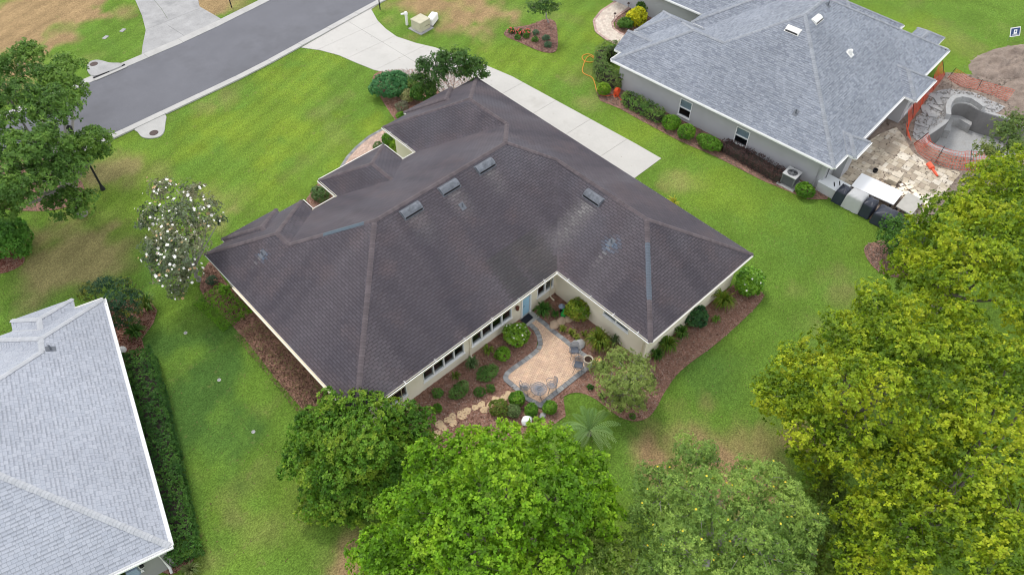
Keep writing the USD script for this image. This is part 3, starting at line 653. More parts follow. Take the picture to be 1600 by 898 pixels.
# ---- driveway of the main house: concrete slabs between joints
drive_poly = Polygon([xy(*p) for p in [(471, 75), (500, 79), (530, 87), (555, 98), (585, 110), (612, 116), (640, 122)]] + [(21.75, 21.0), (21.75, 3.8)] + [xy(*p) for p in [(1033, 248), (993, 225), (800, 120), (760, 103), (680, 75), (650, 68), (620, 58), (603, 46), (590, 33), (580, 15), (596, 4)]])
drive_poly = drive_poly.buffer(0).difference(Polygon([nline(x, .01) for x in XS] + [nline(x, 9) for x in XS[::-1]]))
dw = setting('driveway')
cuts = [LineString([(10, y), (40, y + .05)]) for y in (6.9, 10.2, 13.5, 16.8, 20.1, 23.0, 25.8, 28.6, 31.2)] + [LineString([(23.0, 20.1), (22.2, 40)]), LineString([(24.9, 3), (24.9, 20.1)])]
slabs = drive_poly.difference(unary_union([c.buffer(.011) for c in cuts]))
for g in sorted(polys(slabs), key=lambda g: (round(g.centroid.y, 1), g.centroid.x)):
    if g.area > .1: obj('slab', prism(g, -.02, .035, 0), CONCRETE, dw)
# ---- the driveway across the street
fd = setting('far_driveway'); fpoly = Polygon([xy(*p) for p in [(206, -12), (222, 25), (228, 48), (223, 72), (221, 92), (262, 74), (345, 30), (312, 11), (307, -12)]]).buffer(0).difference(Polygon([nline(x, RW + .53) for x in XS] + [nline(x, 0) for x in XS[::-1]]))
fcut = [LineString([xy(215, 52), xy(325, 9)]), LineString([xy(262, 40), xy(290, 58)]), LineString([xy(240, 0), xy(252, 14), xy(262, 30)][::1])]
for g in polys(fpoly.difference(unary_union([c.buffer(.012) for c in fcut]))):
    if g.area > .1: obj('slab', prism(g, -.02, .032), OLD_CONCRETE, fd)
# ---- storm drains
t = thing('storm_drain', 'pale concrete drain apron with a round iron manhole on the near kerb', 'storm drain', at(236, 205))
ap = smooth_poly([(208, 204), (215, 206), (220, 214), (228, 217), (240, 217), (252, 214), (258, 205), (258, 196), (262, 177), (235, 190)], 0, 3)
obj('apron', prism(ap.difference(Point(*xy(241, 209)).buffer(.31)), -.02, .075), KERB, t)
obj('manhole_cover', lathe([(0, -.01), (.30, -.01), (.30, .082), (.24, .082), (.235, .076), (0, .076)], at(241, 209), 28), IRON, t)
t = thing('storm_drain', 'stained grey storm drain inlet with a dark slot on the far kerb', 'storm drain', at(155, 110))
ap = smooth_poly([(137, 104), (143, 98), (153, 96), (163, 98), (172, 101), (190, 101), (196, 104), (166, 116), (146, 123), (137, 114)], 0, 2)
obj('apron', prism(ap.difference(Point(*xy(148, 103)).buffer(.3)), -.02, .16), OLD_CONCRETE, t)
obj('manhole_cover', lathe([(0, 0), (.29, 0), (.29, .165), (.2, .165), (.2, .16), (0, .16)], at(148, 103), 24), IRON, t)
a, b = at(147, 124), at(196, 103); obj('inlet_slot', bar(a + A3(0, .04, .085), b + A3(0, .04, .085), .12, .11), BLACK, t)
obj('lip', bar(a + A3(0, -.18, .05), b + A3(0, -.18, .05), .3, .05), KERB, t)

# ================================================================== main house
ZE, OV = 2.75, .5
H = thing('house', 'cream stucco house with a large weathered dark purple-brown hip roof', 'house', (11, 5, 0))
MAIN = [(0, 0, 22.37, 13.18), (13.46, -6.65, 22.37, 13.18), (14.14, 0, 22.37, 16.69), (0, 0, 6.38, 14.37), (16.14, 10, 20.3, 17.02), (1.3, 9, 4.88, 14.75), (8.14, 8, 13.04, 15.18)]
def main_tint(C, rng):
    x, y, t, u = C[:, 0], C[:, 1], C[:, 2], C[:, 3]; n = len(C); Z = 0 * x
    base = np.tile(A3(.084, .073, .083), (n, 1)); red = A3(.106, .081, .084); grey = A3(.112, .108, .124); dark = A3(.066, .059, .071)
    big = meshkit.fbm(np.c_[x * .25, y * .25, Z], 3, 11); st = meshkit.fbm(np.c_[u * 1.1, t * .10, Z], 4, 12); pt = meshkit.fbm(np.c_[x * .9, y * .9, Z], 3, 13)
    mix = lambda B, c, w: B * (1 - np.clip(w, 0, 1)[:, None]) + c * np.clip(w, 0, 1)[:, None]
    base = mix(base, dark * .92, (st - .45) * 2.6); base = mix(base, A3(.115, .104, .114), (.42 - st) * 2.0); base = mix(base, red, (pt - .52) * 1.6 + .12 * (rng.random(n) < .25)); base = mix(base, grey, (big - .55) * 2.)
    # pale wash below the vents and pipes, greener grime low on the back slope
    for vx, vy, ln, wd, s, dx, dy in WASH:
        al = (x - vx) * dx + (y - vy) * dy; ac = np.abs((x - vx) * -dy + (y - vy) * dx)
        base = mix(base, A3(.20, .19, .185), s * (al > 0) * np.clip(1 - al / ln, 0, 1) * np.clip(1.15 - ac / (wd * (1 + .1 * al)), 0, 1) * (rng.random(n) * .7 + .45))
    for bx_, by_, r, s in BLUEP:
        base = mix(base, A3(.10, .135, .185), s * np.clip(1.4 - np.hypot(x - bx_, y - by_) / r, 0, 1) * (rng.random(n) < .75))
    gm = (y > 0) & (y < 2.3) & (x > 10.2) & (x < 14); base = mix(base, A3(.058, .058, .052), gm * .45 * np.clip((st - .35) * 4, 0, 1))
    return base * rng.uniform(.92, 1.09, (n, 1))
def p_roof(px, py):
    """The point of the main roof that a pixel shows."""
    best = None
    for r in MAIN[:4]:
        for g, pl in hip_faces(r[:4]):
            nrm = A3(-TAN * pl[0], -TAN * pl[1], 1); d = ray(px, py); k = (ZE + TAN * pl[2] + TAN * (CP[0] * pl[0] + CP[1] * pl[1]) - CP[2]) / (d[2] - TAN * (d[0] * pl[0] + d[1] * pl[1])); q = CP + d * k
            if k > 0 and g.buffer(.05).contains(Point(q[0], q[1])):
                if max((ZE + TAN * (q[0] * p2[0] + q[1] * p2[1] + p2[2]) for r2 in MAIN[:4] for g2, p2 in hip_faces(r2[:4]) if g2.contains(Point(q[0], q[1]))), default=0) < q[2] + .02: best = (q, pl)
    return best
VENTS = [p_roof(*p) for p in [(758, 260), (702, 293), (643, 329), (927, 309)]]
q1, q2 = p_roof(955, 382), p_roof(410, 400)
WASH = [(q[0][0], q[0][1], 1.9, .62, .55, -q[1][0], -q[1][1]) for q in VENTS[:3]] + [(VENTS[3][0][0] - .4, VENTS[3][0][1], 5.0, .7, .75, -VENTS[3][1][0], -VENTS[3][1][1]), (q1[0][0] - .15, q1[0][1], 1.6, .14, .9, -1, 0), (q2[0][0] - .1, q2[0][1], .9, .1, .8, -1, 0)]
BLUEP = [(q1[0][0], q1[0][1], .42, .9), (q2[0][0], q2[0][1], .32, .8)]
def main_cap(C, rng):
    base = np.tile(A3(.106, .088, .093), (len(C), 1)) * rng.uniform(.85, 1.15, (len(C), 1))
    x, y, z = C[:, 0], C[:, 1], C[:, 2]
    m = (y < -3.0) & (y > -5.2) & (x < 17.05) & (x > 14.9); base[m] = A3(.105, .122, .148)
    m = (x > 4.6) & (x < 6.5) & (y > 7.0) & (y < 8.6); base[m] = A3(.088, .115, .138)
    return base
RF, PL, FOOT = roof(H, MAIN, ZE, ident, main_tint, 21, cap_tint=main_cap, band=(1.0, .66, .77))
WO, WW = OV, 13.46 + OV
bk = lambda px, py: onplane(px, py, (0, WO, 0), (0, 1, 0)); wk = lambda px, py: onplane(px, py, (WW, 0, 0), (1, 0, 0))
b0, b1 = bk(662, 596)[0], bk(725.5, 550)[0]; c0, c1 = bk(737, 539)[0], bk(799.4, 492.5)[0]; d0, d1 = bk(813, 499)[0], bk(828, 485)[0]; e0, e1 = bk(838.8, 465.6)[0], bk(866, 446)[0] - .1
sill = (bk(662, 596)[2] + bk(725.5, 550)[2] + bk(737, 539)[2] + bk(799.4, 492.5)[2]) / 4 - .09; sillB = bk(838.8, 465.6)[2]
w0, w1 = wk(981.7, 520)[1], wk(942.5, 491)[1]; wsill = (wk(942.5, 491)[2] + wk(981.7, 520)[2]) / 2
a0, a1 = bk(636, 612)[0] - 1.3, bk(636, 612)[0]
ZT = 2.42
BO, BA, BN = (0, WO), (1, 0), (0, -1); WOo, WA, WN = (WW, 0), (0, 1), (-1, 0)
holes = [hole(BO, BA, u0, u1, z0, z1) for u0, u1, z0, z1 in ((a0, a1, sill, ZT), (b0, b1, sill, ZT), (c0, c1, sill, ZT), (d0, d1, .06, 2.2), (e0, e1, sillB, ZT))] + [hole(WOo, WA, w0, w1, wsill, 2.3)]
shell(H, FOOT, ZE, ident, CREAM, holes)
for u0, u1, n in ((a0, a1, 1), (b0, b1, 4), (c0, c1, 4)): window(H, BO, BA, BN, u0, u1, sill, ZT, ident, n)
window(H, BO, BA, BN, e0, e1, sillB, ZT, ident, 2, frame=WHITE); window(H, WOo, WA, WN, w0, w1, wsill, 2.3, ident, 2, blind=2.3 - wsill - .1, bmat=GREYBLIND)
# back door
dj = [bar([d0 + .04, WO - .03, .06], [d0 + .04, WO - .03, 2.2], .08, .14, (0, 1, 0)), bar([d1 - .04, WO - .03, .06], [d1 - .04, WO - .03, 2.2], .08, .14, (0, 1, 0)), bar([d0 + .08, WO - .03, 2.16], [d1 - .08, WO - .03, 2.16], .14, .08)]
door = obj('door', rbox(((d0 + d1) / 2, WO + .02, 1.1), (d1 - d0 - .18, .05, 2.02), .012), BLUEDOOR, H)
obj('door_frame', join(dj), WHITE, door); obj('handle', tube([(d0 + .17, WO - .02, 1.0), (d0 + .17, WO - .07, 1.0), (d0 + .27, WO - .07, 1.0)], .014, 6), METAL, door)
obj('door_panel', join([rbox(((d0 + d1) / 2, WO - .012, z), (.55, .02, h), .008) for z, h in ((.65, .75), (1.55, .75))]), BLUEDOOR, door)
q = bk(806, 480); lm = obj('wall_lamp', lathe([(0, 0), (.05, .0), (.09, .06), (.09, .26), (.12, .28), (.03, .36), (0, .36)], (q[0], WO - .13, q[2] - .15), 8), BROWN, H); obj('bracket', bar((q[0], WO, q[2]), (q[0], WO - .1, q[2]), .05, .12), BROWN, lm)
obj('step', rbox(((d0 + d1) / 2, WO - .35, .05), (d1 - d0 + .2, .7, .1), .02), KERB, H)
# gutters and downpipes
gutter(H, (0.02, 0), (13.40, 0), ZE, (0, -1), ident, hangers=1.75); gutter(H, (13.46, -.06), (13.46, -6.63), ZE, (-1, 0), ident, hangers=1.35)
gutter(H, (0, 0.02), (0, at(363, 449, ZE)[1]), ZE, (-1, 0), ident, lip=CREAM, litter=False); gutter(H, (13.48, -6.65), (22.3, -6.65), ZE, (0, -1), ident, hangers=0, w=.07)
gutter(H, (8.14, 13.3), (8.14, 15.16), ZE, (-1, 0), ident); gutter(H, (8.16, 15.18), (13.0, 15.18), ZE, (0, 1), ident, w=.09); gutter(H, (13.04, 15.16), (13.04, 13.3), ZE, (1, 0), ident)
gutter(H, (14.14, 13.3), (14.14, 16.67), ZE, (-1, 0), ident, hangers=1.6); gutter(H, (6.38, 13.3), (6.38, 14.35), ZE, (1, 0), ident); gutter(H, (6.5, 13.18), (8.0, 13.18), ZE, (0, 1), ident)
gutter(H, (13.1, 13.18), (14.0, 13.18), ZE, (0, 1), ident, w=.09)
def downpipe(parent, x, y, nx, ny, T, z1, mat=CREAM):
    p = [(x + nx * .45, y + ny * .45, z1 - .1), (x + nx * .12, y + ny * .12, z1 - .45), (x + nx * .06, y + ny * .06, z1 - .7), (x + nx * .06, y + ny * .06, .35), (x + nx * .12, y + ny * .12, .14), (x + nx * .4, y + ny * .4, .08)]
    obj('downpipe', T(tube(p, .045, 6)), mat, parent)
downpipe(H, bk(733, 540)[0], WO, 0, -1, ident, ZE); downpipe(H, WW, -6.0, -1, 0, ident, ZE); downpipe(H, WW - .45, WO, 0, -1, ident, ZE); downpipe(H, 14.64, 13.75, -1, 0, ident, ZE); downpipe(H, 1.55 + a1 - a0, WO, 0, -1, ident, ZE)
# roof vents and pipes
def vent(parent, q, pl, name='roof_vent', mat=VENT, L=1.2, D=.44, h=.2, T=ident, ze=ZE):
    up = A3(pl[0], pl[1]); al = A3(-pl[1], pl[0]); rp = lambda a, u, z: [*(q[:2] + al * a + up * u), q[2] + TAN * u + z]
    prof = [(-D / 2, .02), (-D / 2, h * .6), (-D * .34, h * .92), (-D * .12, h), (D * .12, h * .93), (D * .34, h * .55), (D / 2, .03)]; n = len(prof)
    v = np.array([rp(a, u, z) for a in (-L / 2, -L / 2 + .03, L / 2 - .03, L / 2) for u, z in prof]); f = []
    for k in range(3):
        for i in range(n - 1): f += [[k * n + i, (k + 1) * n + i, (k + 1) * n + i + 1], [k * n + i, (k + 1) * n + i + 1, k * n + i + 1]]
    for o, s in ((0, 1), (3 * n, -1)): f += [[o, o + i, o + i + 1][::s] for i in range(1, n - 1)]
    b = obj(name, T((v, np.array(f))), mat, parent, smooth=30)
    fl = np.array([rp(a, u, .022) for a, u in ((-L / 2 - .03, -D / 2 - .05), (L / 2 + .03, -D / 2 - .05), (L / 2 + .03, D / 2 + .04), (-L / 2 - .03, D / 2 + .04))]); obj('flashing', T((fl, np.array([[0, 1, 2], [0, 2, 3]]))), mat if mat is PVC else LEAD, b)
    obj('louvre', T(join([bar(rp(-L / 2 + .05, -D / 2 - .012, z), rp(L / 2 - .05, -D / 2 - .012, z), .02, .025) for z in (.05, .09, .13)])), BLACK, b)
    return b
for q, pl in VENTS: vent(RF, q, pl)
def pipe(parent, q, pl, mat, h=.32, r=.045, T=ident, patch=None):
    o = A3(*q); b = obj('vent_pipe', T(tube([o - A3(0, 0, .05), o + A3(0, 0, h)], r, 10)), mat, parent)
    up = A3(*pl[:2]); al = A3(-up[1], up[0]); rp = lambda a, u, z=.024: [*(o[:2] + al * a + up * u), o[2] + TAN * u + z]
    obj('flashing', T((np.array([rp(-.16, -.18), rp(.16, -.18), rp(.16, .2), rp(-.16, .2)]), np.array([[0, 1, 2], [0, 2, 3]]))), LEAD, b)
    return b
for p in ((723, 323), (955, 379), (410, 398)): q = p_roof(*p); pipe(RF, q[0], q[1], LEAD)
p = p_roof(722, 322)

# ================================================================== grey house on the right
GA = math.radians(4.04); GO = A3(32.606, -5.663); GZ = 2.45
GT = lambda m: turn(m, GO, GA); gw = lambda x, y, z=0: turn((np.array([[x, y, z]], float), None), GO, GA)[0][0]
gdir = lambda x, y: A3(x * math.cos(GA) - y * math.sin(GA), x * math.sin(GA) + y * math.cos(GA), 0)
def glocal(P): c, s = math.cos(GA), math.sin(GA); d = P[:2] - GO; return A3(c * d[0] + s * d[1], -s * d[0] + c * d[1], P[2])
G = thing('house', 'grey stucco house with a clean blue-grey shingle roof and white gutters', 'house', (*gw(9, 8)[:2], 0))
GREY = [(0, 0, 18.18, 15.15), (0, 3, 8.0, 17.65), (8.3, 5, 17, 16.3), (9.9, 6, 18.18, 26), (1.23, 12, 4.3, 18.35, 'N'), (4.33, 14.2, 8.2, 18.8), (1.8, -.55, 4.0, 2.6), (10.3, -.83, 13.7, 4.5), (12, 4, 19.2, 12), (15, .9, 19.6, 3.0)]
def grey_tint(C, rng):
    n = len(C); x, y, t, u = C[:, 0], C[:, 1], C[:, 2], C[:, 3]; k = rng.random(n)[:, None]
    c = A3(.205, .225, .262) * (1 - k) + A3(.268, .288, .325) * k; c[rng.random(n) < .14] = A3(.18, .198, .236)
    return c * (1 + (meshkit.fbm(np.c_[x * .4, y * .4, 0 * x], 3, 31)[:, None] - .5) * .25)
def grey_cap(C, rng): return A3(.27, .285, .31) * rng.uniform(.88, 1.1, (len(C), 1))
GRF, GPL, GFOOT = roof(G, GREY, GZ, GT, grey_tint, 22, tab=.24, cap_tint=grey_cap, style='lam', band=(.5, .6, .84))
gx = lambda px, py: glocal(onplane(px, py, gw(.5, 0), gdir(1, 0))); gy = lambda px, py: glocal(onplane(px, py, gw(0, .5), gdir(0, 1)))
gwin = []
for tl, br in (((1064, 153), (1077, 187)), ((1152, 197), (1165.5, 231))):
    A, B = gx(*tl), gx(*br); gwin.append((min(A[1], B[1]), max(A[1], B[1]), min(A[2], B[2]), min(2.2, max(A[2], B[2]))))
gh = [hole((.5, 0), (0, 1), u0, u1, z0, z1) for u0, u1, z0, z1 in gwin]
SW_ = [((0, .5), (1, 0), (0, -1), 6.4, 7.6, .75, 2.05), ((0, -.33), (1, 0), (0, -1), 11.3, 12.7, .55, 2.05)]
gh += [hole(o, ax, u0, u1, z0, z1) for o, ax, n_, u0, u1, z0, z1 in SW_]
shell(G, GFOOT, GZ, GT, GREYWALL, gh)
for u0, u1, z0, z1 in gwin: window(G, (.5, 0), (0, 1), (-1, 0), u0, u1, z0, z1, GT, 1, split=True, blind=(z1 - z0) * .56)
for o, ax, n_, u0, u1, z0, z1 in SW_: window(G, o, ax, n_, u0, u1, z0, z1, GT, 1, split=True)
gutter(G, (0, .02), (0, 17.62), GZ, (-1, 0), GT, WHITE, litter=False); gutter(G, (0.02, 17.65), (1.2, 17.65), GZ, (0, 1), GT, WHITE, litter=False); gutter(G, (4.33, 17.7), (4.33, 18.78), GZ, (-1, 0), GT, WHITE, litter=False)
gutter(G, (.02, 0), (1.7, 0), GZ, (0, -1), GT, WHITE, litter=False); gutter(G, (4.1, 0), (10.2, 0), GZ, (0, -1), GT, WHITE, litter=False); gutter(G, (13.8, 0), (18.1, 0), GZ, (0, -1), GT, WHITE, litter=False); gutter(G, (1.8, -.55), (4.0, -.55), GZ, (0, -1), GT, WHITE, litter=False); gutter(G, (10.3, -.83), (13.7, -.83), GZ, (0, -1), GT, WHITE, litter=False)
gutter(G, (9.9, 16.5), (9.9, 25.9), GZ, (-1, 0), GT, WHITE, litter=False); gutter(G, (8.3, 14.7), (8.3, 16.25), GZ, (-1, 0), GT, WHITE, litter=False); gutter(G, (18.18, .1), (18.18, .8), GZ, (1, 0), GT, WHITE, litter=False); gutter(G, (19.2, 4), (18.3, 4), GZ, (0, -1), GT, WHITE, litter=False)
downpipe(G, .5, .9, -1, 0, GT, GZ, GREYWALL); downpipe(G, .9, .5, 0, -1, GT, GZ, DARKGREY)
def g_roof(px, py):
    best = None
    for r in GREY[:4]:
        for g, pl in hip_faces(r[:4]):
            d3 = ray(px, py); d = glocal(CP + d3) - glocal(CP); o = glocal(CP); k = (GZ + TAN * (pl[2] + o[0] * pl[0] + o[1] * pl[1]) - o[2]) / (d[2] - TAN * (d[0] * pl[0] + d[1] * pl[1])); q = o + d * k
            if k > 0 and g.buffer(.1).contains(Point(q[0], q[1])) and (best is None or k < best[2]): best = (q, pl, k)
    return best[:2]
for p in ((1239, 48), (1277, 31)): q = g_roof(*p); vent(GRF, q[0], q[1], mat=PVC, T=GT, L=1.0, D=.40, h=.13)
q = g_roof(1328, 84); o = q[0]; gn = obj('gooseneck_vent', GT(lathe([(0, 0), (.15, 0), (.15, .22), (.11, .30), (0, .32)], o, 12)), PVC, GRF); obj('flashing', GT((o + np.array([[-.25, -.25, .02 - .14], [.25, -.25, .02 - .14], [.25, .25, .02 + .14], [-.25, .25, .02 + .14]]), np.array([[0, 1, 2], [0, 2, 3]]))), PVC, gn)
for p in ((1243, 177), (1294, 9)): q = g_roof(*p); pipe(GRF, q[0], q[1], LEAD, T=GT)

# ================================================================== pale roofed house at the left edge
LA = math.radians(-14.09); LO = A3(-9.216, .320)
LT = lambda m: turn(m, LO, LA); lw_ = lambda x, y, z=0: turn((np.array([[x, y, z]], float), None), LO, LA)[0][0]
ldir = lambda x, y: A3(x * math.cos(LA) - y * math.sin(LA), x * math.sin(LA) + y * math.cos(LA), 0)
def llocal(P): c, s = math.cos(LA), math.sin(LA); d = P[:2] - LO; return A3(c * d[0] + s * d[1], -s * d[0] + c * d[1], P[2])
L_ = thing('house', 'house with a pale silver-grey shingle roof and bright white gutters', 'house', (*lw_(-6, 7)[:2], 0))
LEFT = [(-14.4, 0, 0, 14.35), (-5.54, 5, 0, 15.2), (-4.4, 9, -1.4, 16.0)]
def left_tint(C, rng):
    n = len(C); k = rng.random(n)[:, None]; c = A3(.32, .34, .385) * (1 - k) + A3(.365, .382, .425) * k
    return c * (1 + (meshkit.fbm(np.c_[C[:, 0] * .4, C[:, 1] * .4, 0 * C[:, 0]], 3, 41)[:, None] - .5) * .2)
def left_cap(C, rng): return A3(.40, .41, .43) * rng.uniform(.93, 1.06, (len(C), 1))
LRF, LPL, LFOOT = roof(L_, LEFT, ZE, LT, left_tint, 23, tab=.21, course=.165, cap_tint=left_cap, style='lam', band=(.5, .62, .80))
ly = lambda px, py: llocal(onplane(px, py, lw_(0, .5), ldir(0, 1)))
lu1 = ly(216, 883)[0]; lz = .95; lh = [hole((0, .5), (1, 0), lu1 - 1.9, lu1, lz, 2.2)]
shell(L_, LFOOT, ZE, LT, M('taupe_stucco', (.23, .23, .215), .9, .05, .8, .006, 45., .2), lh)
window(L_, (0, .5), (1, 0), (0, -1), lu1 - 1.9, lu1, lz, 2.2, LT, 2)
gutter(L_, (0, .0), (0, 15.2), ZE, (1, 0), LT, WHITE, litter=False, w=.15); gutter(L_, (-14.3, 0), (.1, 0), ZE, (0, -1), LT, WHITE, litter=False, w=.15); gutter(L_, (-1.4, 15.2), (0.0, 15.2), ZE, (0, 1), LT, WHITE, litter=False)
obj('downpipe', LT(tube([(-.75, .1, 2.6), (-.75, .42, 2.3), (-.75, .44, .2), (-.75, .2, .1)], .06, 8)), PVC, L_)
eb = obj('electric_box', LT(rbox((-1.9, .40, 1.35), (.45, .2, .55), .02)), BLUEBOX, L_); obj('conduit', LT(tube([(-1.5, .46, 2.6), (-1.5, .46, 1.2), (-1.68, .46, 1.2)], .02, 6)), PVC, eb); obj('meter', LT(lathe([(0, 0), (.09, 0), (.09, .1), (0, .12)], (0, 0, 0), 12) and (lathe([(0, 0), (.09, 0), (.09, .1), (0, .12)], (0, 0, 0), 12)[0][:, [0, 2, 1]] * [1, -1, 1] + A3(-1.5, .44, 1.5), lathe([(0, 0), (.09, 0), (.09, .1), (0, .12)], (0, 0, 0), 12)[1])), BLACK, eb)
def l_roof(px, py):
    d = llocal(CP + ray(px, py)) - llocal(CP); o = llocal(CP); k = (ZE + TAN * (-o[0]) - o[2]) / (d[2] + TAN * d[0]); return o + d * k, (-1, 0, 0)
for p in ((80, 545),): q = l_roof(*p); pipe(LRF, q[0], q[1], LEAD, T=LT)

# ================================================================== patio, paths and beds behind the main house
PATL = [(811, 501), (821, 506), (834, 517.5), (839, 527.5), (840.6, 537.5), (838, 545), (825, 556), (800, 573.5), (789, 582.5), (785.6, 590), (787.5, 596), (804, 610), (821, 626), (840, 636), (845, 639)]
PATR = [(861, 625), (905, 590), (918, 580), (924, 574), (925.6, 566), (917.5, 555), (897.5, 541), (886, 531), (866, 516), (854, 505), (843, 497), (832, 489)]
PAT = poly(PATL + PATR).buffer(.12).buffer(-.12)
inner = PAT.difference(LineString(PAT.exterior.coords).buffer(.27)).buffer(0)
inner = unary_union([inner, PAT.intersection(Polygon([xy(*p) for p in [(813, 500), (822, 506), (834, 496), (829, 488)]]).buffer(.1))]).buffer(0)
def herringbone(parent, g, bw, bl, z, rng, cols, ang=0.0, mat=PAVER, h=.05, gap=.008):
    """Brick pavers, each its own bevelled block, joined as one part."""
    gi = affinity.rotate(g, -math.degrees(ang), origin=(0, 0)); x0, y0, x1, y1 = gi.bounds; V, F, C, n = [], [], [], 0; shapely.prepare(gi)
    rows = int((y1 - y0) / bw) + 2; boxes = []
    for r in range(rows):
        off = (r % 2) * bl / 2
        for c in range(int((x1 - x0) / bl) + 3): boxes.append((x0 - bl + off + c * bl + gap / 2, y0 + r * bw + gap / 2, x0 + off + c * bl - gap / 2, y0 + (r + 1) * bw - gap / 2))
    bb = shapely.box(*np.array(boxes).T); ok = shapely.intersects(gi, bb); cs, sn = math.cos(ang), math.sin(ang)
    for b in bb[ok]:
        for p in polys(b.intersection(gi)):
            if p.area < .001: continue
            v, f = prism(p, z, z + h + rng.uniform(-.003, .003), .006); v = np.c_[v[:, 0] * cs - v[:, 1] * sn, v[:, 0] * sn + v[:, 1] * cs, v[:, 2]]
            V.append(v); F.append(f + n); n += len(v); C.append(np.repeat((np.array(cols[rng.integers(len(cols))]) * rng.uniform(.95, 1.05))[None], len(v), 0))
    return obj('pavers', (np.vstack(V), np.vstack(F)), mat, parent, tint=np.vstack(C), kind='stuff')
def border(parent, g, gin, bl, rng, cols, z, h=.05, mat=PAVER):
    """Border blocks set side by side round the edge, each its own part."""
    ring = g.difference(gin.buffer(.006)); ex = g.exterior; n = int(ex.length / bl); c = g.exterior
    for k in range(n):
        s = (k + .5) / n * ex.length; a, b = np.array(ex.interpolate(s - bl * .5).coords[0]), np.array(ex.interpolate(s + bl * .5).coords[0]); t_ = unit(b - a); nn = A3(-t_[1], t_[0])
        q = Polygon([a + t_ * .006 - nn * .02, b - t_ * .006 - nn * .02, b - t_ * .006 + nn * .30, a + t_ * .006 + nn * .30]); q2 = Polygon([a + t_ * .006 + nn * .02, b - t_ * .006 + nn * .02, b - t_ * .006 - nn * .30, a + t_ * .006 - nn * .30])
        p = max((q.intersection(ring), q2.intersection(ring)), key=lambda g_: g_.area); ps = polys(p)
        if not ps: continue
        p = max(ps, key=lambda g_: g_.area)
        if p.area < .01: continue
        v, f = prism(p, z, z + h + rng.uniform(-.004, .004), .006); obj('border_block', (v, f), mat, parent, tint=np.repeat((np.array(cols[rng.integers(len(cols))]) * rng.uniform(.85, 1.15))[None], len(v), 0))
PCOL = [(.62, .44, .31), (.595, .415, .30), (.64, .47, .335), (.57, .40, .295)]; BCOL = [(.25, .25, .25), (.285, .285, .28), (.225, .225, .23)]
pt = setting('patio'); r_ = rngs(51)
obj('bedding', prism(PAT.buffer(-.02), .0, .036), SAND, pt); herringbone(pt, inner, .105, .21, .038, r_, PCOL, math.radians(-20)); border(pt, PAT, inner, .24, r_, BCOL, .036)
fw_ = setting('front_walk'); FWp = poly([(531, 262), (541, 246), (556, 230), (575, 214), (593, 204), (612, 196), (622, 212), (606, 222), (598, 228), (560, 262), (545, 275)]); obj('bedding', prism(FWp.buffer(-.02), 0, .03), SAND, fw_)
fin = FWp.buffer(-.22); herringbone(fw_, fin, .105, .21, .03, r_, [(.50, .36, .28), (.56, .41, .33), (.45, .33, .27)], .3); border(fw_, FWp, fin, .24, r_, BCOL, .03)
gwk = setting('curved_walk'); ctr = [(1010, -12), (990, 0), (973, 8), (952, 22), (942, 35), (945, 48), (957, 57), (975, 66), (990, 74)]
cl = LineString([xy(*p) for p in ctr]); cw = cl.buffer(.85, join_style=1, cap_style=2).buffer(.3).buffer(-.3); obj('bedding', prism(cw.buffer(-.02), 0, .03), SAND, gwk)
cin = cw.buffer(-.2); herringbone(gwk, cin, .2, .3, .03, r_, [(.58, .50, .42), (.62, .54, .46), (.54, .45, .38)], .5); border(gwk, cw, cin, .26, r_, [(.42, .29, .25), (.38, .26, .23), (.46, .33, .28)], .03)
# ---- mulch beds
HOUSEIN = FOOT.buffer(-OV - .02, join_style=2); GIN = affinity.translate(affinity.rotate(GFOOT.buffer(-OV - .02, join_style=2), 4.04, origin=(0, 0)), *GO); LIN = affinity.translate(affinity.rotate(LFOOT.buffer(-OV - .02, join_style=2), -14.09, origin=(0, 0)), *LO)
bedA = poly([(596, 655), (742, 545), (812, 497), (821, 506), (834, 517), (840, 530), (838, 546), (787, 588), (804, 610), (845, 640), (862, 632), (880, 622), (884, 650), (840, 680), (740, 700), (680, 720), (630, 690)]).difference(PAT.buffer(-.02)).difference(HOUSEIN)
bed('mulch_bed', bedA, 61)
bedB = smooth_poly([(832, 488), (850, 470), (867, 455), (1010, 560), (1150, 435), (1170, 455), (1193, 455), (1193, 470), (1120, 538), (1062, 578), (1038, 612), (1022, 645), (1004, 658), (982, 658), (958, 646), (930, 622), (905, 612), (884, 616), (868, 632), (850, 638), (862, 622), (920, 578), (922, 560), (870, 515)], 0, 2).union(poly([(832, 489), (866, 455), (1010, 566), (1000, 580), (925, 580), (918, 556), (866, 516)])).difference(PAT.buffer(-.02)).difference(HOUSEIN)
bed('mulch_bed', bedB.buffer(0), 62)
bedC = poly([(318, 420), (330, 405), (352, 440), (560, 660), (500, 665), (470, 636), (430, 590), (385, 532), (345, 490), (322, 470), (312, 450)]).difference(HOUSEIN); bed('mulch_bed', bedC, 63, [(.16, .09, .06), (.22, .12, .085), (.11, .06, .04), (.28, .17, .12)])
bed('mulch_bed', poly([(478, 312), (500, 284), (540, 300), (530, 320), (488, 335)]).difference(HOUSEIN), 64)
bed('mulch_bed', smooth_poly([(580, 112), (640, 108), (720, 112), (745, 122), (720, 160), (640, 196), (618, 190), (604, 168), (586, 140)], 0, 2).difference(HOUSEIN), 65)
bed('mulch_bed', poly([(603, 206), (622, 200), (640, 245), (625, 262), (600, 228)]).difference(HOUSEIN), 66)
bed('mulch_bed', smooth_poly([(786, 52), (796, 44), (830, 40), (850, 30), (868, 32), (871, 50), (872, 76), (866, 84), (845, 82), (810, 66), (790, 58)], 0, 2), 67, [(.30, .15, .12), (.38, .22, .18), (.22, .12, .10), (.44, .30, .25)], 230)
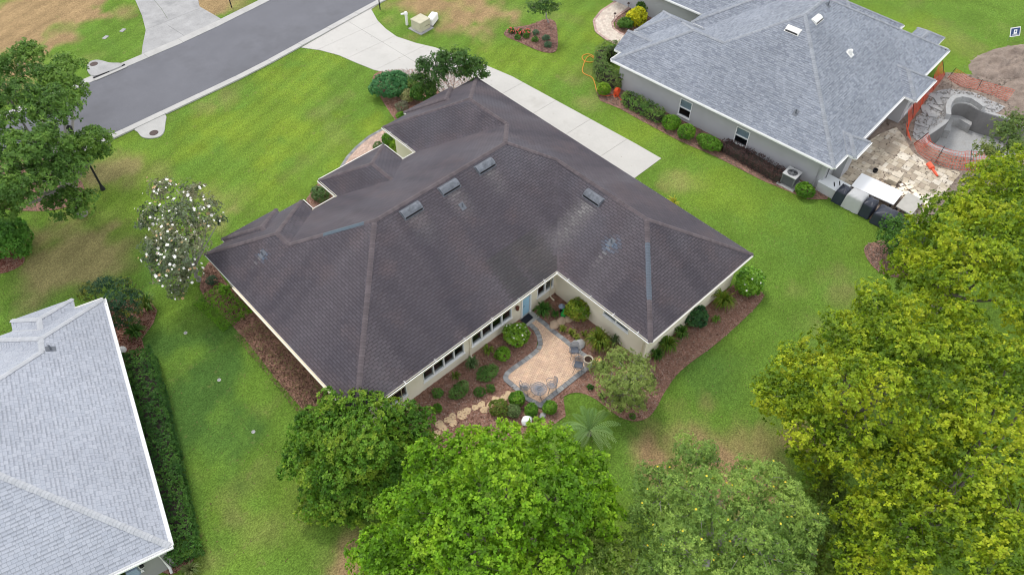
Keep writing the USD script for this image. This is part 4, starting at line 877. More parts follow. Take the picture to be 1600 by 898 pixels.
bed('mulch_bed', poly([(930, 140), (945, 128), (968, 118), (1300, 300), (1292, 312), (1262, 312), (1190, 282), (1120, 246), (1060, 220), (1000, 188), (968, 170), (938, 158)]).difference(GIN), 68, [(.26, .19, .15), (.20, .14, .11), (.32, .25, .2)], 120)
bed('mulch_bed', smooth_poly([(960, 28), (975, 18), (1000, 2), (1040, -6), (1035, 20), (1000, 60), (985, 66), (962, 52)], 0, 1).difference(GIN).difference(cw), 69, BROWNCHIP)
bed('mulch_bed', smooth_poly([(1346, 388), (1362, 378), (1400, 372), (1430, 395), (1425, 435), (1388, 433), (1362, 418)], 0, 2), 70, BROWNCHIP, 210)
bed('mulch_bed', poly([(150, 470), (185, 468), (235, 470), (246, 485), (240, 505), (222, 530), (250, 640), (300, 800), (312, 850), (300, 880), (268, 898), (240, 890), (170, 560)]).difference(LIN), 71, [(.18, .06, .04), (.24, .09, .06), (.13, .05, .035)])
bed('mulch_bed', smooth_poly([(-30, 395), (20, 392), (38, 398), (40, 412), (10, 428), (-30, 430)], 0, 2), 72, [(.24, .075, .05), (.28, .10, .07)])
bed('mulch_bed', smooth_poly([(-30, 250), (60, 235), (110, 262), (140, 300), (100, 330), (20, 330), (-30, 320)], 0, 2), 73, BROWNCHIP, 60)
# ---- flagstones through the bed
fp = setting('stepping_stones')
for k, (px, py, r) in enumerate([(683, 677, 8), (686, 663, 9), (692, 669, 9), (699, 657, 8), (707, 651, 8), (708, 661, 9), (721.6, 649, 11), (730, 642, 9), (742, 637, 7), (752.7, 632.5, 8), (756, 641, 9), (766.5, 633, 9), (775, 625.7, 10), (788, 621, 9), (794, 615, 7), (680, 684, 8)]):
    rg = rngs(500 + k); c = xy(px, py); R = r * mpp(at(px, py)); g = np.sort(rg.uniform(0, 6.28, 9)); g = np.linspace(0, 6.28, 9)[:-1] + rg.uniform(-.25, .25, 8)
    p = Polygon(c + np.c_[np.cos(g), np.sin(g)] * (R * rg.uniform(.66, .92, 8))[:, None]); obj('flagstone', prism(p, 0, .07 + rg.uniform(-.008, .008), .02), FLAG, fp)
# ---- low edging strip and paving works behind the grey house
DIRTP = poly([(1440, 130), (1478, 114), (1505, 116), (1560, 122), (1590, 116), (1600, 150), (1640, 200), (1640, 300), (1560, 300), (1480, 310), (1450, 348), (1400, 352), (1372, 340), (1300, 304), (1304, 262), (1370, 180), (1430, 120)]).difference(POOL.buffer(.05)).difference(GIN)
obj('bare_ground', grid_sheet(DIRTP, .02, .5, lambda v: .03 * meshkit.noise(v * [1.3, 1.3, 0], 5)), DIRT, kind='structure')
bases['/World/bare_ground'] = A3(0, 0, 0); chips('/World/bare_ground', DIRTP, 26, rngs(84), [(.34, .27, .21), (.20, .15, .12), (.42, .36, .30), (.28, .24, .20)], .16, .05, 'rubble')
DK = poly([(1302, 268), (1340, 232), (1372, 212), (1400, 200), (1412, 214), (1424, 238), (1450, 258), (1478, 266), (1502, 270), (1484, 292), (1452, 328), (1436, 340), (1416, 330), (1412, 316), (1428, 306), (1415, 290), (1402, 282), (1392, 276), (1384, 284), (1374, 280), (1366, 290), (1352, 285), (1318, 292)]).difference(GIN)
deck = setting('travertine_deck'); r_ = rngs(81); obj('bedding', prism(DK, .0, .05), SAND, deck)
def ashlar(x0, y0, x1, y1, out):
    w, h = x1 - x0, y1 - y0
    if max(w, h) > .62 and (max(w, h) > .95 or r_.random() < .7):
        f = r_.choice([.36, .5, .64])
        if w > h: ashlar(x0, y0, x0 + w * f, y1, out); ashlar(x0 + w * f, y0, x1, y1, out)
        else: ashlar(x0, y0, x1, y0 + h * f, out); ashlar(x0, y0 + h * f, x1, y1, out)
    else: out.append((x0, y0, x1, y1))
tl = []; dloc = affinity.rotate(affinity.translate(DK, -GO[0], -GO[1]), -4.04, origin=(0, 0)); bx0 = dloc.bounds
for i in np.arange(bx0[0], bx0[2], 2.4):
    for j in np.arange(bx0[1], bx0[3], 1.6): ashlar(i, j, i + 2.4, j + 1.6, tl)
TC = [(.50, .43, .33), (.56, .49, .39), (.43, .36, .27), (.60, .54, .45), (.36, .30, .23)]
for k, b in enumerate(tl):
    g = sbox(b[0] + .006, b[1] + .006, b[2] - .006, b[3] - .006).intersection(dloc)
    for p in polys(g):
        if p.area < .02: continue
        v, f = prism(p, .052, .085 + r_.uniform(-.006, .006), .006); c = np.array(TC[r_.integers(5)]) * r_.uniform(.88, 1.12); obj('paving_tile', GT((v, f)), TRAV, deck, tint=np.repeat(c[None], len(v), 0))
obj('sand_bed', grid_sheet(poly([(1296, 300), (1318, 290), (1352, 284), (1366, 290), (1384, 282), (1404, 284), (1430, 306), (1412, 318), (1418, 332), (1440, 342), (1428, 352), (1380, 352), (1296, 306)]).convex_hull.difference(DK.buffer(-.02)), .03, .4), SAND, kind='structure')
ed = setting('lawn_edging')
e = [xy(*p) for p in [(1296, 305), (1320, 319), (1348, 335), (1376, 352)]]
for a, b in zip(e[:-1], e[1:]): obj('edging_board', bar([*a, .05], [*b, .05], .06, .12), M('edging', (.26, .17, .12), .9, .2, 3.) if 'edging' not in taken else '/World/Looks/edging', ed); taken['edging'] = 1
# swimming pool shell under construction
pl_ = thing('swimming_pool', 'unfinished empty grey concrete swimming pool shell with curved rim', 'pool', (*np.array(POOL.centroid.coords[0]), 0))
rimw = POOL.difference(POOL.buffer(-.28)); D_ = 1.7
obj('wall', join([(np.c_[np.vstack([np.array(POOL.buffer(-.27).exterior.coords), np.array(POOL.buffer(-.55).exterior.coords)[:0].reshape(0, 2)]), np.zeros(len(POOL.buffer(-.27).exterior.coords))], np.zeros((0, 3), int)), prism(POOL.buffer(-.24).difference(POOL.buffer(-.30)), -D_, .02)]), WETGREY, pl_)
obj('pool_floor', grid_sheet(POOL.buffer(-.24), -D_, .6, lambda v: .04 * meshkit.noise(v * [.8, .8, 0], 3)), GUNITE, pl_)
obj('rim', prism(rimw, -.3, .10), GUNITE, pl_)
raised = LineString([xy(*p) for p in [(1478, 187), (1477, 175), (1480, 166), (1486, 160), (1498, 157), (1514, 160), (1526, 168), (1534, 174)]]).buffer(.17, cap_style=2)
obj('raised_wall', prism(raised, .08, .48), GUNITE, pl_)
st = POOL.buffer(-.25).intersection(poly([(1430, 205), (1452, 210), (1468, 222), (1482, 250), (1445, 250), (1420, 225)])); obj('step', prism(st, -D_, -.95), GUNITE, pl_)
bn = POOL.buffer(-.25).difference(POOL.buffer(-.75)).intersection(Point(*xy(1490, 166)).buffer(1.7)); obj('bench', prism(bn, -D_, -1.0), GUNITE, pl_)
obj('coping_bed', prism(POOL.buffer(1.5).difference(POOL.buffer(-.01)).intersection(poly([(1425, 215), (1432, 180), (1445, 150), (1470, 138), (1520, 145), (1570, 168), (1560, 176), (1480, 200), (1440, 225)])), .0, .07), OLD_CONCRETE, pl_)
bases[pl_] = bases[pl_]; chips(pl_, POOL.buffer(1.5).difference(POOL.buffer(-.01)).intersection(poly([(1425, 215), (1432, 180), (1445, 150), (1470, 138), (1520, 145), (1570, 168), (1560, 176), (1480, 200), (1440, 225)])), 40, rngs(85), [(.34, .33, .31), (.22, .2, .18), (.42, .41, .4)], .14, .08, 'rubble')
# loose slabs of broken concrete beside the pool
rg = rngs(82)
for k in range(16):
    px, py = [(1446, 172), (1455, 178), (1462, 168), (1452, 190), (1440, 195), (1466, 158), (1474, 150), (1490, 148), (1505, 150), (1520, 155), (1530, 160), (1540, 165), (1548, 168), (1444, 205), (1458, 150), (1434, 206)][k]
    o = at(px, py, .1); v, f = rbox(o, (rg.uniform(.5, 1.1), rg.uniform(.3, .6), .07), .015, rg.uniform(0, 3)); v[:, 2] += (v[:, 0] - o[0]) * rg.uniform(-.12, .12)
    p_ = obj('concrete_slab', (v, f), OLD_CONCRETE); tag(p_, 'loose slab of broken grey concrete lying beside the pool shell', 'slab', 'loose concrete slabs beside the pool')
# loose paving stones in heaps
ha, hb = at(1405, 289)[:2], at(1438, 322)[:2]; hd = unit(hb - ha); hn = A3(-hd[1], hd[0]); hl_ = np.linalg.norm(hb - ha); k = 0
for lay, nu, nv in ((0, 8, 3), (1, 6, 2)):
    for i in range(nu):
        for j in range(nv):
            if rg.random() < .16: continue
            c = ha + hd * (i + .5 + rg.uniform(-.12, .12)) / nu * hl_ + hn * ((j - (nv - 1) / 2) * .52 + rg.uniform(-.08, .08)); v, f = rbox((c[0], c[1], .07 + .075 * lay), (rg.uniform(.30, .42), rg.uniform(.26, .38), .06), .01, rg.uniform(0, 3.1) if lay else math.atan2(hd[1], hd[0]) + rg.uniform(-.3, .3))
            p_ = obj('paving_stone', (v, f), TRAV, tint=np.tile(np.array(TC[rg.integers(4)]) * 1.5, (len(v), 1))); tag(p_, 'loose pale paving stone in the heap on the sand beside the deck', 'paving stone', 'loose paving stones by the deck')
t = thing('paver_stack', 'squat tan stack of pavers standing alone on the sand by the deck', 'paver stack', at(1395, 284))
for k in range(6): o = at(1395, 284); obj('paver', rbox((o[0] + .55 * (k % 2) - .2, o[1] + rg.uniform(-.05, .05), .09 + .13 * (k // 2)), (.5, .62, .12), .015, GA + rg.uniform(-.08, .08)), TRAV, t, tint=np.tile(np.array(TC[k % 2]), (len(rbox((0, 0, 0), (.3, .3, .06), .01)[0]), 1)))
# dirt mound
def mound(c, rx, ry, h, seed, rz=0, n=64):
    g = np.linspace(-1.1, 1.1, n); X, Y = np.meshgrid(g, g); r = np.hypot(X, Y); z = h * np.clip(1 - r ** 2, 0, 1) ** .8
    P = np.c_[X.ravel() * rx, Y.ravel() * ry, 0 * X.ravel()]; z = z.ravel() * (.25 + 1.3 * meshkit.fbm(P * 1.6, 5, seed)) + .10 * (meshkit.noise(P * 5, seed) - .5) - .03; cz, sz = math.cos(rz), math.sin(rz)
    i, j = np.meshgrid(np.arange(n - 1), np.arange(n - 1), indexing='ij'); q = np.stack([i * n + j, i * n + j + 1, (i + 1) * n + j + 1, (i + 1) * n + j], -1).reshape(-1, 4); q = q[(r.ravel()[q] < 1.08 + .12 * meshkit.noise(P[q[:, 0]], 2)[:, None]).all(1)]
    return np.c_[P[:, 0] * cz - P[:, 1] * sz + c[0], P[:, 0] * sz + P[:, 1] * cz + c[1], z], np.vstack([q[:, [0, 1, 2]], q[:, [0, 2, 3]]])
p_ = obj('dirt_pile', mound(at(1585, 98), 4.2, 2.0, .9, 4, -.4), DIRT, smooth=60); tag(p_, 'long low pile of grey brown dirt on the lawn by the sign', 'dirt pile')
p_ = obj('dirt_pile', mound(at(1600, 150), 2.4, 1.6, .6, 6, .3), DIRT, smooth=60); tag(p_, 'smaller dirt heap behind the pool at the right edge', 'dirt pile')
# safety fence
def fence(label, pts, h=1.05, lean=0.0, seed=1, lay=0.0):
    rg = rngs(seed); P = np.array([xy(*p) for p in pts]); ln = LineString(P); L = ln.length; t = thing('safety_fence', label, 'fence', (*P[0], 0), None); u = np.arange(0, L, .18); q = np.array([ln.interpolate(a).coords[0] for a in u]); tn = unit(np.gradient(q, axis=0)); nn = np.c_[-tn[:, 1], tn[:, 0]]
    wob = (meshkit.fbm(np.c_[u * .7, 0 * u, 0 * u], 3, seed) - .5)
    top = h * (1 - .25 * meshkit.fbm(np.c_[u * .5, 0 * u + 3, 0 * u], 2, seed)) ; off = lean + wob * .7
    g = lambda k, s: np.r_[q[k] + nn[k] * (off[k] * s + lay * s), .06 + top[k] * s * (1 - min(1, lay))]
    strands = []
    for k in range(len(u)): strands.append(bar(g(k, 0.02), g(k, 1), .032, .010, (*tn[k], 0)))
    for s in np.linspace(.03, 1, 7):
        p = np.array([g(k, s) for k in range(len(u))]); w = .028; v = np.stack([p - [0, 0, w / 2], p + [0, 0, w / 2]], 1).reshape(-1, 3); k = np.arange(len(p) - 1)[:, None] * 2; strands.append((v, np.vstack([k + [0, 2, 3], k + [0, 3, 1]])))
    obj('net', join(strands), ORANGE, t, kind='stuff')
    for a in np.arange(.1, L, 2.3): k = min(len(u) - 1, int(a / .18)); obj('post', tube([[*q[k], -.05], g(k, 1) + A3(0, 0, .12)], .022, 6), BLACK, t)
    return t
fence('orange mesh safety fence running between the grey house and the pool', [(1476, 120), (1462, 138), (1446, 158), (1432, 178), (1420, 196), (1416, 212), (1424, 222)], seed=3, lean=-.45)
fence('orange mesh safety fence sagging round the near side of the pool', [(1427, 226), (1433, 240), (1450, 252), (1475, 262), (1505, 268), (1535, 268), (1562, 262)], seed=4, lean=.75, h=1.0)
fence('orange mesh safety fence lying loose along the far side of the pool', [(1480, 124), (1500, 136), (1525, 142), (1550, 150), (1572, 160)], seed=5, lean=.45, h=.8)
t = thing('barrier_tube', 'bright orange tube lying on the deck by the fence', 'barrier tube', at(1456, 262)); a, b = at(1451, 256, .14), at(1465, 275, .14)
obj('tube', tube([a, a * .6 + b * .4], [.19, .19], 12), ORANGE, t); obj('tail', tube([a * .6 + b * .4, a * .3 + b * .7, b], [.08, .09, .06], 8), ORANGE, t)
# covered outdoor kitchen, panels, boxes
def covered(name, label, corners, h, mat, bulge=.12, seed=1, cat='covered grill', crown=.0):
    """A box-like thing under a draped cover; corners px on the ground."""
    rg = rngs(seed); P = np.array([xy(*p) for p in corners]); c = P.mean(0); t = thing(name, label, cat, (*c, 0))
    rings = [(1.06, .03), (1.0, h * .55), (.97, h * .88), (.86, h), (.45, h + crown)]; V = []
    ex = LineString(np.vstack([P, P[:1]])); n = 28; q = np.array([ex.interpolate(a).coords[0] for a in np.linspace(0, ex.length, n + 1)[:-1]])
    for s, z in rings: w = 1 + .05 * np.sin(np.arange(n) * 2.1 + seed) * (z < h * .6); V.append(np.c_[c + (q - c) * (s * w)[:, None], np.full(n, z) + rg.uniform(-.03, .03, n) * (z > .1)])
    V.append(np.array([[*c, h + crown * 1.15]])); V = np.vstack(V); F = []
    for k in range(len(rings) - 1):
        for i in range(n): j = (i + 1) % n; F += [[k * n + i, k * n + j, (k + 1) * n + j], [k * n + i, (k + 1) * n + j, (k + 1) * n + i]]
    o = (len(rings) - 1) * n
    for i in range(n): F.append([o + i, o + (i + 1) % n, len(V) - 1])
    obj('cover', (V, np.array(F)), mat, t, smooth=50); return t, P, c
def quad(px0, px1, w):     # corners of a run between two ground pixels with width w
    a, b = at(*px0)[:2], at(*px1)[:2]; d = unit(b - a); n = A3(-d[1], d[0]) * w / 2
    return [a - n, b - n, b + n, a + n]
def pq(P): return P
_xy = xy
def covered_w(name, label, P, h, mat, **k):
    global xy
    xy = lambda *p: np.array(p); r = covered(name, label, P, h, mat, **k); xy = _xy; return r
cg = lambda px, py, z: at(px, py, z)[:2]
ga = cg(1314, 302, .55); gb = cg(1356, 323, .55); gd = unit(gb - ga); gn_ = A3(-gd[1], gd[0])
def seg(s0, s1, w=.95): return [ga + gd * s0 - gn_ * w / 2, ga + gd * s1 - gn_ * w / 2, ga + gd * s1 + gn_ * w / 2, ga + gd * s0 + gn_ * w / 2]
Lg = np.linalg.norm(gb - ga)
covered_w('covered_grill', 'outdoor grill under a black cover at the house end of the covered row', seg(-.25, .42), 1.0, TARP, seed=2, crown=.06)
covered_w('covered_cabinet', 'cabinet under a light grey cover between two black covered grills', seg(.44, 1.55, 1.0), 1.12, TARP_GREY, seed=3, crown=.04, cat='covered cabinet')
covered_w('covered_grill', 'outdoor grill under a black cover beside the light grey covered cabinet', seg(1.57, 2.25), 1.05, TARP, seed=4, crown=.08)
covered_w('covered_table', 'large patio table under a dark blue-black cover on the sand', seg(2.4, 3.9, 1.2), .85, TARP, seed=5, crown=.16, cat='covered table')
covered_w('covered_table', 'dark covered furniture half hidden behind the green bush at the end of the covered row', seg(4.1, 5.7, 1.0), .7, TARP, seed=6, crown=.18, cat='covered table')
def slab_px(name, label, cat, px, z, th, mat, legs=True):
    P = np.array([at(*p, z)[:2] for p in px]); t = thing(name, label, cat, (*P.mean(0), 0)); obj('top', prism(Polygon(P).buffer(.03).buffer(-.0), z - th, z, .005), mat, t)
    if legs:
        for p in P: q = P.mean(0) + (p - P.mean(0)) * .9; obj('support', bx((*q, (z - th) / 2 + .02), (.12, .12, z - th - .04)), BLACK, t)
    return t
slab_px('white_table', 'long glossy white tabletop slab lying between the covers and the deck', 'tabletop', [(1331, 290), (1347, 271), (1411, 300), (1396, 319)], .55, .06, PANEL)
slab_px('beige_board', 'square worn beige board beside the white tabletop slab', 'board', [(1401, 322), (1419, 301), (1443, 313), (1424, 335)], .5, .06, BEIGE)
t = thing('pool_equipment_box', 'light grey equipment box with dark slots against the grey house corner', 'utility box', at(1300, 300)); o = at(1301, 293, .4)
obj('case', rbox((o[0], o[1], .36), (1.15, 1.7, .72), .03, GA - .05), TARP_GREY, t); obj('lid', rbox((o[0], o[1], .745), (1.2, 1.75, .05), .02, GA - .05), BLIND, t)
for k in (-.1, .25): obj('slot', rbox((o[0] + k, o[1] - .1 - k * .5, .775), (.42, .07, .012), .005, GA + .5), BLACK, t)
q = at(1366, 270); p_ = obj('bucket', lathe([(0, 0), (.13, 0), (.16, .3), (.145, .3), (.12, .03), (0, .03)], q, 14), BLACK); tag(p_, 'small black bucket on the deck above the white slab', 'bucket')
# air conditioner
t = thing('air_conditioner', 'grey outdoor air conditioner with a round top fan on a concrete pad', 'air conditioner', at(1232, 288)); o = at(1232, 287); oz = o + A3(0, 0, .1); S = .84
obj('pad', rbox((o[0] + .02, o[1] - .02, .05), (1.25, 1.25, .12), .02, GA), KERB, t)
bodyv = []; cg_, sg_ = math.cos(GA), math.sin(GA); loc = lambda x, y, z: (o[0] + x * cg_ - y * sg_, o[1] + x * sg_ + y * cg_, z)
obj('case', rbox((o[0], o[1], .52), (S - .05, S - .05, .78), .04, GA), BLACK, t)
lv = []
for k in range(15): z = .17 + k * .05; lv += [bar(loc(-S / 2, -S / 2, z), loc(S / 2, -S / 2, z), .022, .022), bar(loc(-S / 2, S / 2, z), loc(S / 2, S / 2, z), .022, .022), bar(loc(-S / 2, -S / 2, z), loc(-S / 2, S / 2, z), .022, .022), bar(loc(S / 2, -S / 2, z), loc(S / 2, S / 2, z), .022, .022)]
obj('louvres', join(lv), ACGREY, t); [obj('corner_post', bx(loc(a * S / 2, b * S / 2, .52), (.07, .07, .8), GA), ACGREY, t) for a in (-1, 1) for b in (-1, 1)]
ring = affinity.translate(affinity.rotate(sbox(-S / 2 - .03, -S / 2 - .03, S / 2 + .03, S / 2 + .03).buffer(.03), 4.04, origin=(0, 0)), o[0], o[1]).difference(Point(o[0], o[1]).buffer(.34)); obj('top_panel', prism(ring, .92, .97), TARP_GREY, t)
obj('fan_hub', lathe([(0, .90), (.10, .90), (.10, .955), (0, .965)], (o[0], o[1], 0), 14), ACGREY, t)
for k in range(4): a = k * math.pi / 2 + .3; obj('fan_blade', (np.array([[o[0] + r * math.cos(a + d), o[1] + r * math.sin(a + d), .925 + e] for r, d, e in ((.09, -.3, .012), (.32, -.34, .02), (.32, .3, -.015), (.09, .3, -.012))]), np.array([[0, 1, 2], [0, 2, 3]])), ACGREY, t)
gg = [tube([(o[0] + r * math.cos(a), o[1] + r * math.sin(a), .975) for a in np.linspace(0, 6.283, 25)], .006, 3, False) for r in (.16, .22, .28, .34)] + [tube([(o[0] + .1 * math.cos(a), o[1] + .1 * math.sin(a), .975), (o[0] + .35 * math.cos(a), o[1] + .35 * math.sin(a), .975)], .005, 3, False) for a in np.arange(0, 6.28, .52)]
obj('fan_guard', join(gg), ACGREY, t); obj('pipe', tube([loc(.42, .2, .5), loc(.75, .25, .55), loc(1.05, .3, .9)], .03, 6), BLACK, t)
# hoses
def hose(name, label, pts, mat, z=.03, r=.026, cat='hose'):
    p = np.array([at(*q[:2], (q[2] if len(q) > 2 else z)) for q in pts])
    for _ in range(3): p = np.vstack([p[:1]] + [np.stack([a * .75 + b * .25, a * .25 + b * .75]) for a, b in zip(p[:-1], p[1:])] + [p[-1:]])
    q = obj(name, tube(p, r, 6), mat, smooth=60); tag(q, label, cat); return q
hose('garden_hose', 'orange hose looping over the lawn beside the curved hedge', [(950, 88), (940, 81), (931, 79), (929, 83), (938, 87), (932, 92), (926, 98), (915, 97), (909, 92), (910, 87), (918, 84), (927, 87), (931, 94, .05), (921, 86, .06), (914, 94), (911, 104), (909, 112), (915, 117), (925, 120), (929, 128), (931, 138), (933, 144)], HOSE)
hose('hose_reel_line', 'red-orange hose running to the coil at the grey house corner', [(933, 143), (940, 150), (950, 150), (957, 148), (963, 149), (968, 153), (972, 158), (975, 155)], REDHOSE)
o = at(964, 145, .25); p_ = obj('hose_coil', join([tube([(o[0] + .24 * math.cos(a) * cg_, o[1] + (.24 + .02 * k) * math.cos(a) * sg_ + .06 * k - .1, .38 + (.3 - .02 * k) * math.sin(a)) for a in np.linspace(0, 6.283, 22)], .025, 5, False) for k in range(5)] + [tube([(o[0] - .3, o[1] - .1, .05), (o[0], o[1] - .2, .09), (o[0] + .3, o[1] + .05, .05), (o[0] - .1, o[1] + .2, .06), (o[0] - .3, o[1] - .1, .05)], .04, 5, False)]), REDHOSE, smooth=60); tag(p_, 'coiled red-orange hose hung at the corner of the grey house', 'hose')
# utilities by the street
t = thing('transformer_box', 'weathered cream utility transformer box on a slab by the driveway', 'utility box', at(658, 48)); o = at(658, 45)
obj('slab', rbox((o[0], o[1], .04), (1.5, 1.5, .1), .02, .1), OLD_CONCRETE, t); obj('case', rbox((o[0], o[1], .46), (1.15, 1.1, .8), .04, .1), UTIL, t); obj('lid', rbox((o[0], o[1], .88), (1.2, 1.15, .07), .025, .1), UTIL, t); obj('door_seam', bar((o[0] - .55, o[1] - .565, .42), (o[0] + .52, o[1] - .53, .42), .015, .02), BLACK, t)
t = thing('utility_box', 'white utility box just behind the cream transformer box', 'utility box', at(677, 36)); o = at(676, 36)
obj('case', rbox((o[0], o[1], .36), (1.25, .6, .62), .07, .5), PVC, t); obj('base', rbox((o[0], o[1], .05), (1.2, .56, .1), .02, .5), BLACK, t)
t = thing('utility_pedestal', 'slim white utility pedestal with a domed head on the lawn', 'pedestal', at(636, 39)); o = at(636, 39)
obj('post', tube([o, o + A3(0, 0, .95)], .11, 12), PVC, t); obj('head', lathe([(0, .9), (.15, .9), (.16, 1.05), (.1, 1.16), (0, 1.19)], o, 14), PVC, t); obj('arm', rbox((o[0] - .22, o[1] + .1, 1.02), (.36, .16, .14), .04, -.4), PVC, t)
# posts and lamps
def lamp_post(label, px, py, h, group=None, head=True, lean=(0, 0)):
    o = at(px, py); t = thing('lamp_post', label, 'lamp post', o, group); top = o + A3(lean[0], lean[1], h)
    obj('pole', tube([o, o * .5 + top * .5, top], [.075, .06, .05], 10), BLACK, t); obj('base', lathe([(0, 0), (.16, 0), (.15, .12), (.09, .35), (.0, .36)], o, 14), BLACK, t)
    if head: obj('lamp_head', lathe([(0, 0), (.12, .02), (.17, .38), (.2, .42), (.06, .56), (0, .62)], top, 8), BLACK, t)
    return t
lamp_post('black lamp post standing beside the big oak at the left', 161, 296, 4.6, head=True)
t = thing('mailbox_post', 'black post at the kerb by the driveway mouth', 'post', at(594, 15)); o = at(594, 15); obj('post', tube([o, o + A3(0, 0, 1.25)], .05, 8), BLACK, t); obj('box', rbox((o[0] + .05, o[1] + .1, 1.3), (.24, .5, .26), .05), BLACK, t)
t = thing('mailbox_post', 'black post with an arm on the far side of the street', 'post', at(362, 12)); o = at(362, 12); obj('post', tube([o, o + A3(0, 0, 1.3)], .05, 8), BLACK, t); obj('box', rbox((o[0] - .05, o[1] - .1, 1.35), (.24, .5, .26), .05), BLACK, t)
# sign on the lawn
t = thing('yard_sign', 'blue and white yard sign on the lawn beside the dirt pile', 'sign', at(1580, 62)); o = at(1579, 63); sx, sy = unit(A3(1, -.55, 0)), unit(A3(.42, .45, .75))
def sq(c, a, b, w, h, d): n = np.cross(a, b); return np.array([c + a * w / 2 * i + b * h / 2 * j + n * d * k for i in (-1, 1) for j in (-1, 1) for k in (-.5, .5)])[[0, 4, 2, 6, 1, 5, 3, 7]], BOXF
sc = o + A3(0, 0, .75); nn_ = unit(np.cross(sx, sy)); b_ = obj('board', sq(sc, sx, sy, .95, .72, .02), WHITE, t); obj('blue_field', sq(sc + nn_ * .014, sx, sy, .82, .58, .006), SIGNBLUE, b_)
obj('white_house_mark', sq(sc + nn_ * .02, sx, sy, .30, .34, .006), WHITE, b_); obj('dark_dot', sq(sc + nn_ * .026 + sy * .03, sx, sy, .12, .12, .006), SIGNBLUE, b_); obj('pale_line', sq(sc + nn_ * .02 - sy * .22, sx, sy, .6, .04, .006), BLIND, b_)
for s in (-.3, .3): obj('stake', tube([o + sx * s, sc + sx * s], .012, 5), METAL, t)
# ---- patio furniture
def chair0(label, loc, rot, group=None):
    t = thing('patio_chair', label, 'patio chair', loc, group, rot); L = dict(local=True)
    ring = lambda r, z, n=20, s=1.0: [(r * math.cos(a), r * s * math.sin(a), z) for a in np.linspace(0, 6.283, n)]
    seat = [tube(ring(.235, .45), .016, 6, False), tube(ring(.12, .45), .010, 5, False)] + [bar((.235 * math.cos(a), .235 * math.sin(a), .45), (.03 * math.cos(a + .5), .03 * math.sin(a + .5), .45), .03, .012) for a in np.arange(0, 6.28, .45)]
    obj('seat', join(seat), METAL, t, **L)
    arc = np.linspace(-.95, .95, 12); bk_ = [tube([(.27 * math.sin(a), -.24 * math.cos(a) - .02 - .06 * (z - .45), z) for a in arc], .014, 5) for z in (.52, .66, .80)]
    bk_ += [tube([(.27 * math.sin(a), -.24 * math.cos(a) - .02, .45), (.27 * math.sin(a) * 1.03, -.24 * math.cos(a) - .06, .86 + .05 * math.cos(a * 1.6))], .010, 4) for a in np.linspace(-.9, .9, 9)] + [tube([(.28 * math.sin(a), -.25 * math.cos(a) - .05, .86 + .05 * math.cos(a * 1.6)) for a in arc], .018, 6)]
    obj('backrest', join(bk_), METAL, t, **L)
    for s in (-1, 1):
        obj('armrest', tube([(s * .24, -.16, .68), (s * .31, .02, .67), (s * .29, .18, .65), (s * .24, .2, .45)], .016, 6), METAL, t, **L)
        for d in (-1, 1): obj('leg', tube([(s * .17, d * .17, .45), (s * .20, d * .20, .2), (s * .25, d * .26, .0)], [.016, .013, .016], 6), METAL, t, **L)
    return t
def table0(label, loc, r=.4):
    t = thing('bistro_table', label, 'patio table', loc); ring = lambda r, z, n=26: [(r * math.cos(a), r * math.sin(a), z) for a in np.linspace(0, 6.283, n)]
    top = [tube(ring(q, .72), w, 5, False) for q, w in ((r, .02), (r * .72, .012), (r * .45, .012), (r * .2, .03))] + [bar((r * math.cos(a), r * math.sin(a), .72), (.05 * math.cos(a + .35), .05 * math.sin(a + .35), .72), .04, .012) for a in np.arange(0, 6.28, .26)]
    obj('tabletop', join(top), METAL, t, local=True); obj('pedestal', tube([(0, 0, .70), (0, 0, .4), (0, 0, .2)], [.05, .03, .05], 10), METAL, t, local=True)
    for a in (0.4, 2.5, 4.6): obj('leg', tube([(0, 0, .25), (.16 * math.cos(a), .16 * math.sin(a), .16), (.3 * math.cos(a), .3 * math.sin(a), .0)], .016, 6), METAL, t, local=True)
    return t
PZ = .088
def ppos(px, py, z): q = at(px, py, z + PZ); return A3(q[0], q[1], PZ)
table0('round grey metal lattice bistro table between two chairs on the patio', ppos(842, 607, .72))
ch = chair0('grey metal patio chair on the window side of the round bistro table', ppos(820, 604, .45), -62)
dup(ch, ppos(862, 601, .45), 62, 'grey metal patio chair on the lawn side of the round bistro table')
dup(ch, ppos(898, 548, .45), 140, 'grey metal armchair at the patio edge beside the yellow-green ferny clump')
dup(ch, ppos(904, 571, .45), 125, 'grey metal armchair at the patio edge next to the cream flower pot')
for lab, px, py, rz in (('dark grey seat cushion on the armchair next to the cream pot', 904, 570, 125), ('dark grey seat cushion on the armchair by the yellow-green ferny clump', 898, 547, 140)):
    q = ppos(px, py, .47); p_ = obj('seat_cushion', rbox((q[0], q[1], PZ + .49), (.42, .42, .06), .025, math.radians(rz)), M('cushion', (.105, .115, .14), .9, .15, 6.) if 'cushion' not in taken else '/World/Looks/cushion'); taken['cushion'] = 1; tag(p_, lab, 'cushion')
t = thing('flower_pot', 'cream stone flower pot filled with dark soil at the patio edge', 'flower pot', ppos(918, 570, 0)); o = ppos(918, 570, 0)
obj('pot', lathe([(0, 0), (.17, 0), (.16, .08), (.19, .3), (.25, .5), (.27, .52), (.27, .56), (.22, .56), (.2, .5), (0, .5)], o, 22), POT, t, smooth=35); obj('soil', lathe([(0, .51), (.205, .51), (.0, .53)], o, 18), M('pot_soil', (.04, .022, .015), .95, .3, 20.), t)
p_ = obj('tree_stump', lathe([(0, 0), (.27, 0), (.245, .12), (.235, .2), (0, .205)], at(934.5, 568), 16), STUMP); tag(p_, 'fresh cut orange tree stump in the mulch beside the pot', 'stump')
